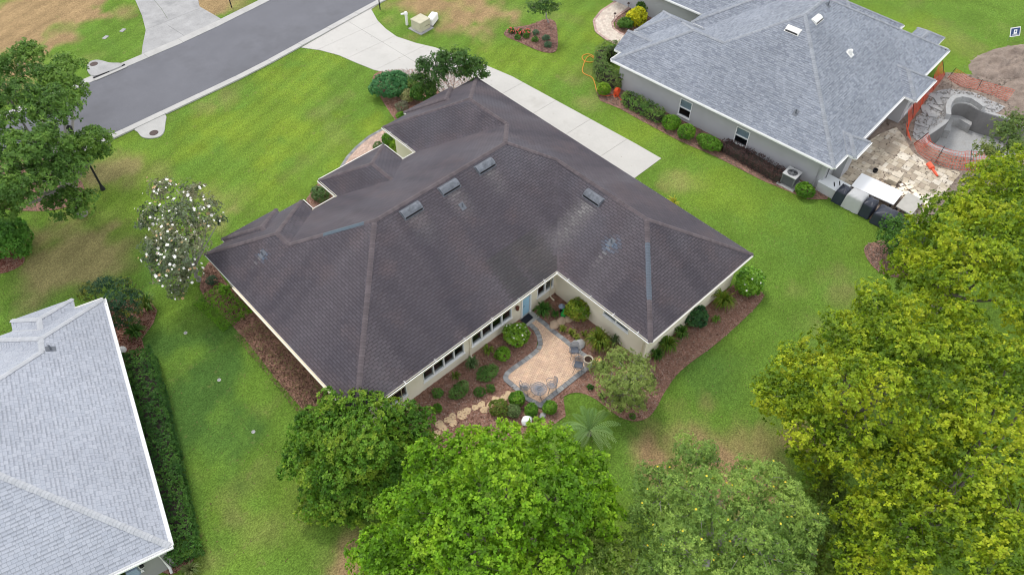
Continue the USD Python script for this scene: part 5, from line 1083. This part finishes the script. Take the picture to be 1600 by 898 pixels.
p_ = obj('door_mat', prism(poly([(812.5, 500), (821.5, 506.5), (833.5, 496), (826, 489)], .1), .100, .118), NAVY); tag(p_, 'dark navy mat in front of the pale blue back door', 'door mat')
t = thing('garden_statue', 'bright green glazed bottle shaped garden ornament in the mulch', 'ornament', at(880, 494)); obj('body', lathe([(0, 0), (.14, 0), (.17, .12), (.15, .3), (.07, .42), (.05, .62), (.07, .66), (0, .67)], at(880, 494), 16), GREENP, t, smooth=40)
t = thing('garden_lantern', 'small dark garden lantern behind the green ornament', 'lantern', at(877, 486)); o = at(877, 487); obj('base', lathe([(0, 0), (.12, 0), (.1, .1), (.05, .3), (.05, .5), (0, .5)], o, 10), BLACK, t); obj('roof', lathe([(0, .5), (.2, .5), (.05, .68), (0, .72)], o, 8), BLUEBOX, t)
def rock(name, label, px, py, r, mat, seed, flat=.6, cat='boulder'):
    m = trimesh.creation.icosphere(3); v = np.array(m.vertices); v = v * (.8 + .4 * meshkit.fbm(v * 1.3 + seed * 7, 3, seed))[:, None] * A3(r, r * .8, r * flat); c = at(px, py, r * flat * .5); p_ = obj(name, (v + c, np.array(m.faces)), mat, smooth=50); tag(p_, label, cat)
rock('boulder', 'tan boulder nearest the patio border, lowest of three in the mulch', 866.5, 507, .34, BOULDER, 1); rock('boulder', 'tan boulder between the other two, below the green ornament', 877, 502, .33, BOULDER, 2); rock('boulder', 'tan boulder tucked under the round tall shrub', 889, 498, .3, BOULDER, 3)
rock('white_rock', 'round white stone just beyond the bright green tree by the patio tip', 823, 657, .32, WHITE, 4, .8, 'stone'); rock('grey_rock', 'rough purple grey rock at the patio border beside the armchair', 903, 538, .42, OLD_CONCRETE, 5, .5, 'rock'); rock('grey_rock', 'small grey rock between the two clipped balls at the patio tip', 848, 649, .2, OLD_CONCRETE, 6, .6, 'rock')
rock('white_rock', 'pale rounded stone at the end of the long left hedge', 190, 547, .25, WHITE, 8, .9, 'stone')
for k, (px, py) in enumerate([(290, 520), (342.5, 593.5), (396, 674.5), (309, 862)]):
    lab = ['white irrigation ring in the lawn nearest the reddish ground cover', 'white irrigation ring in mid lawn between the two houses', 'white irrigation ring in the lawn near the dark green tree', 'white irrigation ring by the mulch at the near end of the left hedge'][k]
    if k == 0:
        c0_ = thing('irrigation_ring', lab, 'irrigation ring', at(px, py)); obj('ring', lathe([(.065, .0), (.10, 0), (.095, .03), (.07, .03), (.065, 0)], (0, 0, 0), 16), KERB, c0_, local=True); obj('cap', lathe([(0, .0), (.06, 0), (.06, .02), (0, .025)], (0, 0, 0), 12), METAL, c0_, local=True)
    else: dup(c0_, at(px, py), 0, lab)
for k, (px, py, l) in enumerate([(165, 59, 'small grey valve box lid in the far lawn, the nearer to the street'), (192, 48, 'small grey valve box lid in the far lawn, the nearer to the driveway')]):
    o = at(px, py); p_ = obj('valve_box_lid', rbox((o[0], o[1], .02), (.5, .32, .05), .015, .5), OLD_CONCRETE); tag(p_, l, 'valve box lid')
for px, py, l in ((939, 36, 'short brown path light at the inner kerb of the curved walk'), (981, 12, 'short brown path light farther up the curved walk near the yellow shrub')):
    o = at(px + 21 if px < 950 else px, py - 6 if px < 950 else py + 2); t = thing('path_light', l, 'path light', o); obj('stem', tube([o, o + A3(0, 0, .5)], .02, 6), IRON, t); obj('cap', lathe([(0, .5), (.12, .48), (.03, .6), (0, .6)], o, 10), IRON, t)
# ================================================================== trees
BRIGHT = [(.070, .160, .007), (.13, .262, .010), (.20, .325, .016)]
tree('broadleaf_tree', 'big bright green leafy tree in the foreground beside the stepping stones', [(640, 800, 3.4, 62), (598, 860, 3, 52), (690, 736, 4, 54), (735, 706, 4.6, 50), (800, 700, 5, 52), (860, 708, 4.5, 55), (915, 745, 4, 50), (930, 810, 3.5, 52), (862, 785, 5.6, 78), (772, 775, 6.6, 86), (690, 805, 5.6, 78), (640, 890, 4.2, 72), (735, 880, 6, 88), (835, 875, 5, 78), (920, 880, 3.2, 50)],
     BRIGHT, puffs=11, psize=.40, dens=17, k=12, L=.145, W=.082, seed=101, r0=.26, fork=2.0, vary=.28, jit=.24, core=.3, twig=120)
tree('shrub_tree', 'dense dark green rounded tree at the near corner of the main house', [(492, 668, 2, 42), (478, 715, 1.5, 38), (540, 650, 2.7, 42), (596, 655, 2.5, 40), (640, 672, 2.0, 38), (655, 705, 1.5, 30), (562, 705, 3, 62), (520, 755, 1.8, 52), (580, 765, 1.7, 48), (625, 725, 2, 40), (500, 795, .9, 28), (545, 800, .8, 26)],
     [(.040, .105, .008), (.072, .165, .012), (.12, .22, .018), (.17, .245, .02)], puffs=10, psize=.45, dens=26, k=11, L=.135, W=.068, seed=102, r0=.14, fork=.9, core=.3, vary=.28, jit=.2, scale=1.1)
YEL = [(.066, .122, .006), (.145, .215, .009), (.22, .29, .012), (.285, .325, .016)]
kw = dict(puffs=10, psize=.42, dens=15.5, k=11, L=.14, W=.078, r0=.24, fork=1.6, vary=.25, jit=.2, scale=.8, core=.28, rough=.3, bark=BARK, inside=.78, twig=140)
tree('oak_tree', 'yellow-green spreading tree nearest the pool, farthest right of the grove', [(1455, 385, 5, 55), (1510, 345, 6, 62), (1570, 300, 6, 62), (1605, 270, 5, 50), (1600, 380, 6.5, 75), (1535, 415, 6.5, 75), (1470, 440, 5.5, 62), (1425, 425, 4, 42), (1600, 470, 6, 75)], YEL, seed=103, **kw)
tree('oak_tree', 'yellow-green spreading tree at the near left side of the grove, on the lawn edge', [(1222, 625, 3.2, 50), (1262, 580, 4, 52), (1320, 540, 4.8, 60), (1385, 510, 5, 60), (1275, 670, 4, 60), (1350, 620, 6, 78), (1425, 570, 5.8, 70), (1445, 650, 6, 72), (1330, 705, 4.5, 60), (1405, 725, 4.5, 66), (1490, 520, 5.5, 60), (1270, 725, 2.8, 40)], YEL, seed=104, **kw)
tree('oak_tree', 'yellow-green spreading tree filling the lower right corner of the picture', [(1560, 590, 6, 78), (1520, 690, 5.8, 76), (1590, 700, 6.4, 82), (1490, 790, 5.4, 78), (1585, 810, 6.4, 84), (1400, 830, 4.4, 66), (1345, 880, 3.4, 50), (1440, 880, 5.4, 78), (1540, 890, 6, 90), (1620, 590, 6, 70), (1345, 800, 3.6, 48), (1420, 770, 4.6, 55)], YEL, seed=105, **kw)
SAGE = [(.10, .175, .034), (.17, .265, .052), (.235, .325, .065)]
skw = dict(puffs=11, psize=.40, dens=34, k=9, L=.12, W=.042, r0=.17, fork=1.8, bark=GREYBARK, vary=.22, jit=.16, core=.42, rough=.42, twig=260, inside=.55)
tree('understory_tree', 'dim green understory tree between the olive tree and the yellow-green grove', [(1292, 762, 1.8, 38), (1310, 810, 2.2, 44), (1285, 850, 2.0, 44), (1320, 880, 2.4, 50), (1270, 890, 2, 40)], [(.05, .09, .010), (.085, .125, .014), (.12, .155, .02)], dens=22, k=9, L=.15, W=.07, seed=117, r0=.1, fork=.8, core=.4, rough=.4, twig=60)
t, C, N, rg = tree('olive_tree', 'feathery sage green tree with grey branches at bottom centre right', [(1085, 728, 4.6, 46), (1035, 772, 4.2, 54), (1110, 785, 5.4, 66), (1188, 765, 4.4, 48), (1228, 798, 4.4, 50), (1165, 845, 5, 68), (1070, 858, 4.6, 60), (1010, 805, 3.2, 36), (1235, 860, 3.8, 46), (1120, 895, 4.2, 62), (1255, 815, 3.6, 36), (1200, 890, 4, 60), (1030, 890, 3.6, 46)], SAGE, seed=106, **skw)
for i in rg.choice(len(C), 80, replace=False): blossom(t, C[i] + N[i] * .08, N[i], .06, YELLOWP, rg)
skw['twig'] = 120
tree('olive_tree', 'low sage green tree at the bottom edge beside the bright green tree', [(880, 850, 3.4, 46), (935, 868, 3.4, 50), (985, 892, 3, 46), (850, 892, 3.4, 50), (900, 905, 4, 60)], [(.085, .15, .025), (.15, .22, .035), (.20, .26, .05)], seed=107, **skw)
tree('live_oak', 'large spreading dark green oak with grey limbs over the left edge of the street', [(32, 108, 6, 38), (95, 122, 6, 38), (22, 165, 7, 50), (85, 175, 6.8, 50), (118, 150, 5.6, 22), (135, 228, 5.4, 34), (62, 232, 6.8, 52), (100, 268, 5.6, 42), (48, 290, 6, 46), (108, 318, 4.2, 36), (0, 270, 6, 50), (5, 330, 4.2, 34), (-40, 200, 6.5, 70), (-40, 300, 5, 60), (158, 238, 4.8, 20)],
     [(.045, .10, .018), (.08, .16, .026), (.13, .22, .036)], puffs=10, psize=.45, dens=20, k=10, L=.16, W=.075, seed=108, r0=.32, fork=2.4, bark=GREYBARK, core=.35, rough=.4, twig=220, inside=.66, vary=.2)
shrub('shrub', 'mid green bushy shrub at the left edge beside the red mulch', 15, 372, 2.2, 32, [(.035, .10, .012), (.06, .15, .02), (.08, .18, .025)], dens=26, L=.16, W=.08, seed=109)
t, C, N, rg = tree('magnolia_tree', 'airy tree covered in white and tan blossoms beside the left corner of the main house', [(252, 296, 4.6, 24), (300, 300, 4.6, 24), (238, 335, 4.2, 24), (282, 335, 5.4, 34), (330, 322, 4.2, 20), (345, 345, 3.4, 12), (245, 385, 3.8, 28), (292, 385, 4.6, 36), (262, 425, 2.6, 30), (290, 428, 2.2, 24), (278, 452, 1.2, 18), (265, 360, 5, 26), (310, 352, 4.8, 24), (240, 405, 3, 18), (275, 405, 4, 26), (225, 350, 3.6, 14)],
     [(.055, .08, .04), (.085, .115, .055), (.12, .15, .07), (.16, .155, .08)], dens=22, k=7, L=.15, W=.07, seed=110, r0=.12, fork=1.0, bark=GREYBARK, core=.45, rough=.35, twig=160, inside=.55, mat=GLOSSY_LEAF, vary=.25, jit=.2)
vis = np.nonzero((N @ unit(CP - C.mean(0))) > -.05)[0]
for n_, i in enumerate(rg.choice(vis, 230, replace=False)): blossom(t, C[i] + N[i] * .2, N[i], rg.uniform(.06, .13), PETAL if n_ % 4 else TANP if 'TANP' in globals() else PETAL, rg)
t, C, N, rg = tree('crepe_myrtle', 'multi-stemmed small tree with dark leaves by the driveway and garage', [(664, 103, 3.2, 18), (690, 92, 3.8, 20), (718, 92, 4.0, 24), (744, 103, 3.6, 20), (655, 122, 2.4, 16), (690, 112, 3.2, 22), (728, 112, 3.2, 22), (672, 135, 1.6, 20), (755, 118, 2.8, 12)],
     [(.035, .085, .018), (.06, .125, .024), (.10, .165, .03)], dens=34, k=8, L=.15, W=.075, seed=111, r0=.07, fork=.5, bark=BARK, core=.45, rough=.4, twig=120, inside=.5)
tree('young_tree', 'young thin trunked tree standing in the brown mulch island at the top', [(835, 12, 2.6, 16), (852, 4, 3, 20), (866, 12, 2.6, 14), (848, 16, 2.4, 16)], [(.04, .09, .02), (.08, .14, .03)], dens=13, k=7, L=.17, W=.07, seed=112, r0=.06, fork=1.3, bark=GREYBARK, core=.5, rough=.4, twig=50, inside=.4, base=at(857, 36)[:2])
tree('small_tree', 'airy light olive small tree in the mulch near the house corner', [(940, 575, 1.8, 22), (968, 562, 2.2, 28), (1000, 572, 2.2, 26), (955, 600, 2.1, 28), (988, 598, 2.6, 34), (1012, 600, 1.8, 18), (965, 625, 1.4, 24), (995, 628, 1.3, 20)], [(.13, .18, .04), (.19, .25, .06), (.25, .30, .08)], dens=48, k=9, L=.12, W=.04, seed=113, r0=.05, fork=.6, bark=GREYBARK, core=.5, rough=.42, twig=160, inside=.5)
tree('small_tree', 'loose green tree between the pool and the yellow-green grove', [(1545, 235, 3, 26), (1570, 205, 3.6, 28), (1590, 190, 3.6, 26), (1590, 230, 3.4, 30), (1545, 275, 2.2, 26), (1520, 285, 1.6, 20), (1570, 262, 2.6, 26)], [(.07, .12, .03), (.11, .165, .035), (.17, .20, .05)], dens=20, k=8, L=.16, W=.065, seed=114, r0=.09, fork=1.2, bark=GREYBARK, core=.5, rough=.45, twig=90, inside=.45)
tree('small_tree', 'dense mid green bush tree at the corner of the covered furniture', [(1395, 352, 1.8, 20), (1412, 348, 1.8, 18), (1388, 372, 1.4, 20), (1408, 378, 1.8, 26), (1422, 362, 1.8, 18), (1398, 395, 1.0, 16)], [(.035, .095, .014), (.065, .15, .02), (.09, .18, .03)], dens=24, k=9, L=.14, W=.065, seed=115, r0=.06, fork=.6, core=.35, rough=.3, inside=.6)
tree('evergreen_shrub', 'dark blue-green shrub tree with yellow tips behind the left house corner', [(140, 455, 1.8, 18), (165, 445, 2.0, 18), (192, 448, 2.0, 18), (205, 468, 1.8, 20), (185, 470, 2.2, 26), (200, 492, 1.5, 20), (188, 500, 1.2, 18)], [(.012, .042, .022), (.025, .065, .028), (.04, .085, .03), (.13, .14, .015)], dens=30, k=9, L=.13, W=.05, seed=116, r0=.06, fork=.5, core=.3, rough=.22, vary=.25)

# ================================================================== shrubs and beds
BOX = [(.040, .105, .008), (.075, .165, .012), (.115, .215, .018)]
DGREEN = [(.022, .065, .010), (.04, .10, .014), (.07, .14, .02)]
LIMEG = [(.075, .15, .010), (.13, .22, .015), (.19, .27, .02)]
REDD = [(.075, .05, .028), (.09, .075, .03), (.055, .035, .022), (.11, .09, .035)]
for px, py, h, r, s, lab in ((808, 623, .75, 12, 1, 'clipped bright green ball shrub at the left tip of the patio'), (830, 640, .65, 10, 2, 'clipped green ball shrub below the bistro table, middle of three'), (859, 636, .7, 10.5, 3, 'clipped green ball shrub on the right side of the patio tip')):
    shrub('ball_shrub', lab, px, py, h, r, BOX, 130, 6, .06, .04, 200 + s)
shrub('shrub', 'reddish green rounded shrub above the bright tree by the flagstones', 780, 637, .7, 15, [(.09, .10, .02), (.07, .13, .015), (.14, .09, .03)], 90, 6, .07, .04, 204); shrub('shrub', 'greyish green low shrub between the ball shrubs and bright tree', 803, 642, .6, 11, [(.07, .11, .035), (.10, .14, .05)], 90, 6, .07, .04, 205)
shrub('gardenia', 'round gardenia with white flowers between the door mat and patio border', 806, 522, 1.0, 18.5, LIMEG[:2] + [(.09, .2, .012)], 50, 8, .13, .07, 206, flower=PETAL, nfl=14, mat=GLOSSY_LEAF)
shrub('shrub', 'small round green shrub nearest the patio border in the left bed', 785, 553, .7, 11.5, BOX, 110, 6, .07, .04, 207)
shrub('shrub', 'wide low green shrub in the left bed near the patio bulge', 761, 582, .6, 19, [(.045, .10, .02), (.075, .145, .03), (.10, .17, .04)], 90, 6, .08, .035, 208, ax=.6, rot=.0)
shrub('shrub', 'wide low green shrub in the left bed closer to the flagstones', 717, 609, .6, 19, [(.05, .105, .02), (.085, .15, .035), (.11, .17, .05)], 90, 6, .08, .035, 209, ax=.6, rot=.0)
shrub('shrub', 'small dark rosette shrub above the flagstones, left of a pair', 749, 612, .4, 8, DGREEN, 90, 6, .08, .03, 210); shrub('shrub', 'small dark rosette shrub above the flagstones, right of a pair', 767, 606, .4, 6.5, DGREEN, 90, 6, .08, .03, 211)
shrub('shrub', 'small green plant near the house wall at the left end of the bed', 683, 614, .4, 8, [(.05, .12, .02), (.08, .16, .03)], 80, 6, .08, .035, 212); shrub('ball_shrub', 'little clipped green ball between the dark tree and flagstones', 683, 637, .45, 7, BOX, 140, 6, .05, .035, 213)
strappy('spiky_plant', 'grey-green spiky strap plant near the downpipe in the left bed', 737, 570, 13, .7, 60, [(.07, .12, .04), (.10, .16, .06)], 214); strappy('spiky_plant', 'yellow-green spiky strap plant next to the round green shrub', 763, 549, 11, .6, 50, [(.10, .17, .02), (.15, .2, .03)], 215); strappy('spiky_plant', 'low strap plant hugging the house wall under the windows', 712, 588, 9, .4, 36, [(.07, .12, .02), (.12, .15, .03)], 216)
strappy('fern_clump', 'dark green arching fern clump beside the door mat', 849, 487, 16, .8, 110, [(.03, .09, .015), (.05, .13, .02), (.08, .16, .03)], 217, .03); strappy('spiky_plant', 'mid green small leafy clump right of the arching fern', 867, 492, 8, .4, 36, [(.04, .11, .02), (.07, .15, .02)], 218)
shrub('shrub', 'tall round yellow-green shrub against the inner house wall', 903, 484, 1.5, 17.5, [(.07, .13, .012), (.12, .18, .015), (.18, .19, .025)], 60, 8, .10, .055, 219, lumps=7)
for k, (px, py, r) in enumerate([(880, 515, 8), (893, 521, 9), (901, 528, 8), (912, 522, 7)]): strappy('spiky_plant', ['yellow striped strap plant nearest the boulders', 'yellow-green strap plant second from the boulders', 'yellow-green strap plant beside the purple grey rock', 'lime strap plant below the tall round shrub'][k], px, py, r, .4, 34, [(.12, .17, .02), (.19, .22, .035)], 220 + k, .025)
strappy('fern_clump', 'large yellow-green ferny clump between armchair and house wall', 935, 536, 23, 1.0, 190, [(.075, .13, .012), (.12, .17, .018), (.16, .19, .02)], 225, .03); strappy('spiky_plant', 'thin grey-green grassy plant beside the ferny clump at the wall', 959, 535, 11, .8, 50, [(.06, .10, .04), (.09, .13, .05)], 226, .02)
strappy('fern_clump', 'dark green daylily clump just right of the house corner', 1042, 540, 19, .8, 120, [(.045, .10, .012), (.075, .145, .016), (.11, .17, .02)], 227, .035); strappy('fern_clump', 'smaller dark daylily clump touching the house corner', 1026, 556, 12, .7, 70, [(.035, .09, .014), (.06, .12, .016)], 228, .035)
strappy('spiky_plant', 'mid green strap clump between the daylily and dark shrub', 1064, 522, 14, .7, 80, [(.04, .095, .014), (.07, .14, .02)], 229, .035)
shrub('shrub', 'dark blue-green leafy shrub against the right end wall', 1089, 495, 1.1, 17, [(.018, .055, .022), (.03, .085, .026), (.045, .11, .03)], 55, 7, .11, .06, 230)
strappy('fern_clump', 'golden-green arching strap clump by the far end wall', 1129, 472, 20, .9, 160, [(.085, .15, .012), (.13, .19, .018), (.17, .20, .025)], 231, .035); strappy('spiky_plant', 'small bright strap plant in front of the golden-green clump', 1118, 500, 9, .4, 30, [(.08, .16, .02), (.12, .2, .03)], 232)
shrub('gardenia', 'large round bright green gardenia with few white flowers at the far house corner', 1171, 441, 1.5, 22, [(.055, .14, .008), (.095, .2, .012), (.13, .235, .016)], 70, 8, .11, .06, 233, flower=PETAL, nfl=9, mat=GLOSSY_LEAF)
palm('cycad', 'low feathery cycad palm on the lawn tip above the foreground trees', 922, 668, 42, 1.1, 18, [(.13, .22, .07), (.18, .28, .10), (.21, .30, .11)], 234, trunk_h=.45)
rg = rngs(240)
for k, (px, py) in enumerate([(922, 604), (940, 618), (970, 638), (1003, 632), (1020, 592), (988, 650)]): shrub('seedling', ['small low plant in the mulch below the orange stump', 'small plant in the mulch left of the airy olive tree', 'small dark plant under the airy olive tree toward the lawn', 'small dark plant under the right side of the airy olive tree', 'small plant on the house side of the airy olive tree', 'small plant at the very tip of the right mulch bed'][k], px, py, .28, 4.5, DGREEN, 80, 6, .07, .035, 241 + k, lumps=2)
# west side beds
hedge('ground_cover', 'bright mossy green ground cover strip at the west wall of the main house', [xy(325, 462), xy(345, 478), xy(372, 505)], 1.9, .35, [(.045, .12, .006), (.07, .155, .008), (.09, .18, .01)], 250, 110, 6, .07, .04, cat='ground cover')
hedge('ground_cover', 'long brown and red tinged clipped ground cover under the west eave', [xy(392, 512), xy(430, 555), xy(470, 602), xy(495, 632)], 2.0, .28, [(.15, .085, .055), (.14, .11, .05), (.11, .065, .045), (.12, .13, .045)], 251, 60, 6, .06, .035, cat='ground cover')
shrub('shrub', 'small green shrub in the mulch under the magnolia by the wall', 350, 452, .5, 8, BOX, 80, 6, .08, .045, 252); shrub('shrub', 'bluish dark shrub in the mulch at the left wall corner', 331, 438, .6, 7, [(.03, .06, .035), (.05, .08, .045)], 80, 6, .08, .04, 253)
# left neighbour
hl = [at(px, py, 1.1)[:2] for px, py in ((283, 862), (268, 790), (250, 700), (230, 610), (214, 548))]
hedge('hedge', 'long dark green clipped hedge beside the pale roofed left house', hl, 1.35, 1.3, [(.018, .055, .010), (.032, .085, .014), (.055, .12, .02)], 260, 95, 7, .095, .055)
shrub('shrub', 'bright green loose shrub at the near end of the long left hedge', 289, 852, 1.0, 20, [(.05, .13, .014), (.08, .17, .02), (.12, .2, .03)], 60, 7, .10, .05, 261); strappy('spiky_plant', 'pale yellowish spiky plant at the near end of the left bed', 298, 890, 16, .5, 60, [(.12, .16, .05), (.17, .19, .07)], 262)
strappy('fern_clump', 'yellow grassy arching clump beside the dark evergreen at left', 230, 477, 20, .9, 130, [(.10, .17, .02), (.15, .2, .04), (.05, .12, .02)], 263, .02); strappy('fern_clump', 'green leafy clump with white blooms at the top of the left bed', 212, 520, 18, .7, 90, [(.03, .08, .012), (.06, .13, .02)], 264)
# front
shrub('shrub', 'large rounded blue-green spreading shrub beside the driveway', 610, 132, 1.5, 31, [(.022, .085, .028), (.04, .125, .04), (.065, .16, .055)], 42, 8, .13, .055, 270, ax=.85, lumps=8)
shrub('shrub', 'olive green shrub right of the large blue-green shrub', 640, 134, 1.2, 14, [(.07, .12, .02), (.10, .15, .03)], 55, 7, .10, .05, 271); shrub('shrub', 'cream variegated shrub below the olive green shrub by the garage', 636, 150, .9, 11, [(.17, .19, .07), (.24, .23, .10), (.10, .13, .04)], 60, 7, .09, .045, 272); shrub('shrub', 'dark green tall shrub against the garage front', 662, 145, 1.7, 18, DGREEN, 45, 8, .11, .06, 273)
shrub('shrub', 'grey twiggy shrub in front of the garage near the red mulch', 628, 166, .7, 10, [(.13, .12, .09), (.09, .11, .05)], 50, 6, .09, .035, 274); shrub('shrub', 'small green shrub at the corner of the garage eave', 626, 181, .5, 6, BOX, 80, 6, .08, .045, 275)
shrub('ball_shrub', 'clipped green ball shrub beside the front walk and garage', 607, 217, .8, 10, BOX, 90, 6, .08, .045, 276); shrub('shrub', 'golden green shrub under the garage side eave by the entry', 619, 231, .9, 11, LIMEG, 70, 7, .09, .05, 277); shrub('shrub', 'small pale bush along the front walk by the entry roof', 590, 228, .5, 7, [(.09, .13, .05), (.07, .12, .03)], 70, 6, .08, .04, 278)
shrub('shrub', 'grey-green shrub in the front bed beside the entry roof', 500, 302, .8, 14, [(.05, .10, .035), (.085, .14, .05), (.045, .085, .02)], 55, 7, .09, .045, 279)
# mulch island at the top
for k, (px, py, r, c) in enumerate([(837, 51, 5, 0), (836, 62, 5, 1), (853, 59, 5.5, 0), (856, 70, 5.5, 0), (822, 56, 4.5, 1), (809, 58, 4.5, 1)]): shrub('seedling', ['blue-green tuft in the mulch island nearest the young tree', 'green tuft in the middle of the mulch island', 'blue-green tuft right of the middle tuft in the mulch island', 'blue-green tuft nearest the lower corner of the mulch island', 'dark tuft beside the red flowers in the mulch island', 'green tuft below the red flowers at the left of the mulch island'][k], px, py, .35, r, [(.045, .09, .05), (.07, .12, .06)] if c == 0 else DGREEN, 80, 6, .1, .03, 280 + k, lumps=2)
for k, (px, py) in enumerate([(799, 48), (811, 50), (823, 50)]): shrub('flowering_plant', ['red flowering plant at the far left of the mulch island', 'red flowering plant second from the left in the mulch island', 'red flowering plant nearest the dark tuft in the mulch island'][k], px, py, .45, 5, DGREEN, 80, 6, .08, .04, 290 + k, flower=PINK, nfl=16, lumps=2)
# around the grey house
arc = [xy(965, 92), xy(950, 92), xy(938, 98), xy(935, 110), xy(939, 124), xy(955, 135), xy(964, 137)]
hedge('hedge', 'tall curved clipped hedge wrapping the corner of the grey house', arc, .9, 1.35, [(.055, .105, .022), (.09, .145, .035), (.13, .175, .05)], 300, 80, 7, .09, .05, curve=1)
shrub('ball_shrub', 'clipped ball shrub below the tall curved hedge', 943, 139, .95, 10, LIMEG, 90, 6, .08, .045, 301)
hedge('shrub_row', 'long low shrub row starting the bed along the grey house', [xy(982, 163), xy(1000, 172), xy(1026, 187)], 1.15, .8, [(.05, .11, .02), (.085, .155, .03), (.12, .18, .04)], 302, 75, 7, .10, .055, curve=1, rough=.16, cat='shrub')
shrub('ball_shrub', 'round green ball shrub beside the first grey house window', 1049, 191, .95, 14, BOX, 80, 6, .08, .045, 303); shrub('ball_shrub', 'round green ball shrub second along the grey wall', 1072, 206, .95, 13.5, BOX, 80, 6, .08, .045, 304)
shrub('ball_shrub', 'wide oval green shrub between the ball shrubs and second window', 1108, 223, .9, 21, BOX[:2] + [(.10, .18, .03)], 70, 6, .08, .045, 305, ax=.6, rot=-1.5)
hedge('hedge', 'dark maroon hedge along the grey wall before the air conditioner', [xy(1136, 236), xy(1170, 254), xy(1214, 280)], 1.1, .75, [(.045, .024, .024), (.065, .035, .03), (.03, .02, .018)], 306, 70, 6, .09, .045, curve=1, rough=.14)
shrub('ball_shrub', 'round green shrub between the air conditioner and equipment box', 1258, 297, .85, 14, BOX, 80, 6, .08, .045, 307)
shrub('shrub', 'bright yellow shrub inside the curve of the pale walk', 996, 26, 1.3, 15, [(.22, .24, .01), (.33, .33, .012), (.42, .38, .02)], 45, 8, .13, .06, 308, lumps=8); shrub('shrub', 'dark green shrub left of the bright yellow shrub', 978, 36, .8, 12, DGREEN, 60, 7, .09, .05, 309); shrub('shrub', 'green shrub behind the bright yellow shrub at the grey wall', 1010, 8, 1.1, 16, [(.05, .11, .02), (.08, .15, .03)], 50, 7, .10, .055, 310)
strappy('fern_clump', 'dark palm-like plant in the grey house courtyard', 1068, 26, 14, 1.2, 90, [(.02, .055, .012), (.04, .09, .018)], 311, .04)
strappy('spiky_plant', 'low yellow weeds at the east eave of the main house', 1052, 316, 14, .3, 50, [(.24, .24, .02), (.32, .3, .03)], 312, .03)
# fallen leaves on the roofs and lawn are too small to pick out singly
rg = rngs(330); P = rg.uniform([-18, -14], [30, 32], (2600, 2)); P = P[~shapely.contains_xy(FOOT.buffer(.2), P[:, 0], P[:, 1])]; n = len(P); a = rg.uniform(0, 6.28, n)
v, f = leaves(np.c_[P, np.full(n, .03)], unit(np.c_[np.cos(a), np.sin(a), rg.normal(size=n) * .3]), unit(np.c_[rg.normal(size=(n, 2)) * .3, np.ones(n)]), rg.uniform(.06, .11, n), .05, 0)
p_ = obj('fallen_leaves', (v, f), LEAF, kind='stuff', tint=np.repeat(np.array([(.22, .15, .07), (.3, .22, .10), (.16, .10, .05)])[rg.integers(3, size=n)], 4, 0)); tag(p_, 'dry fallen leaves scattered over the lawns', 'fallen leaves')
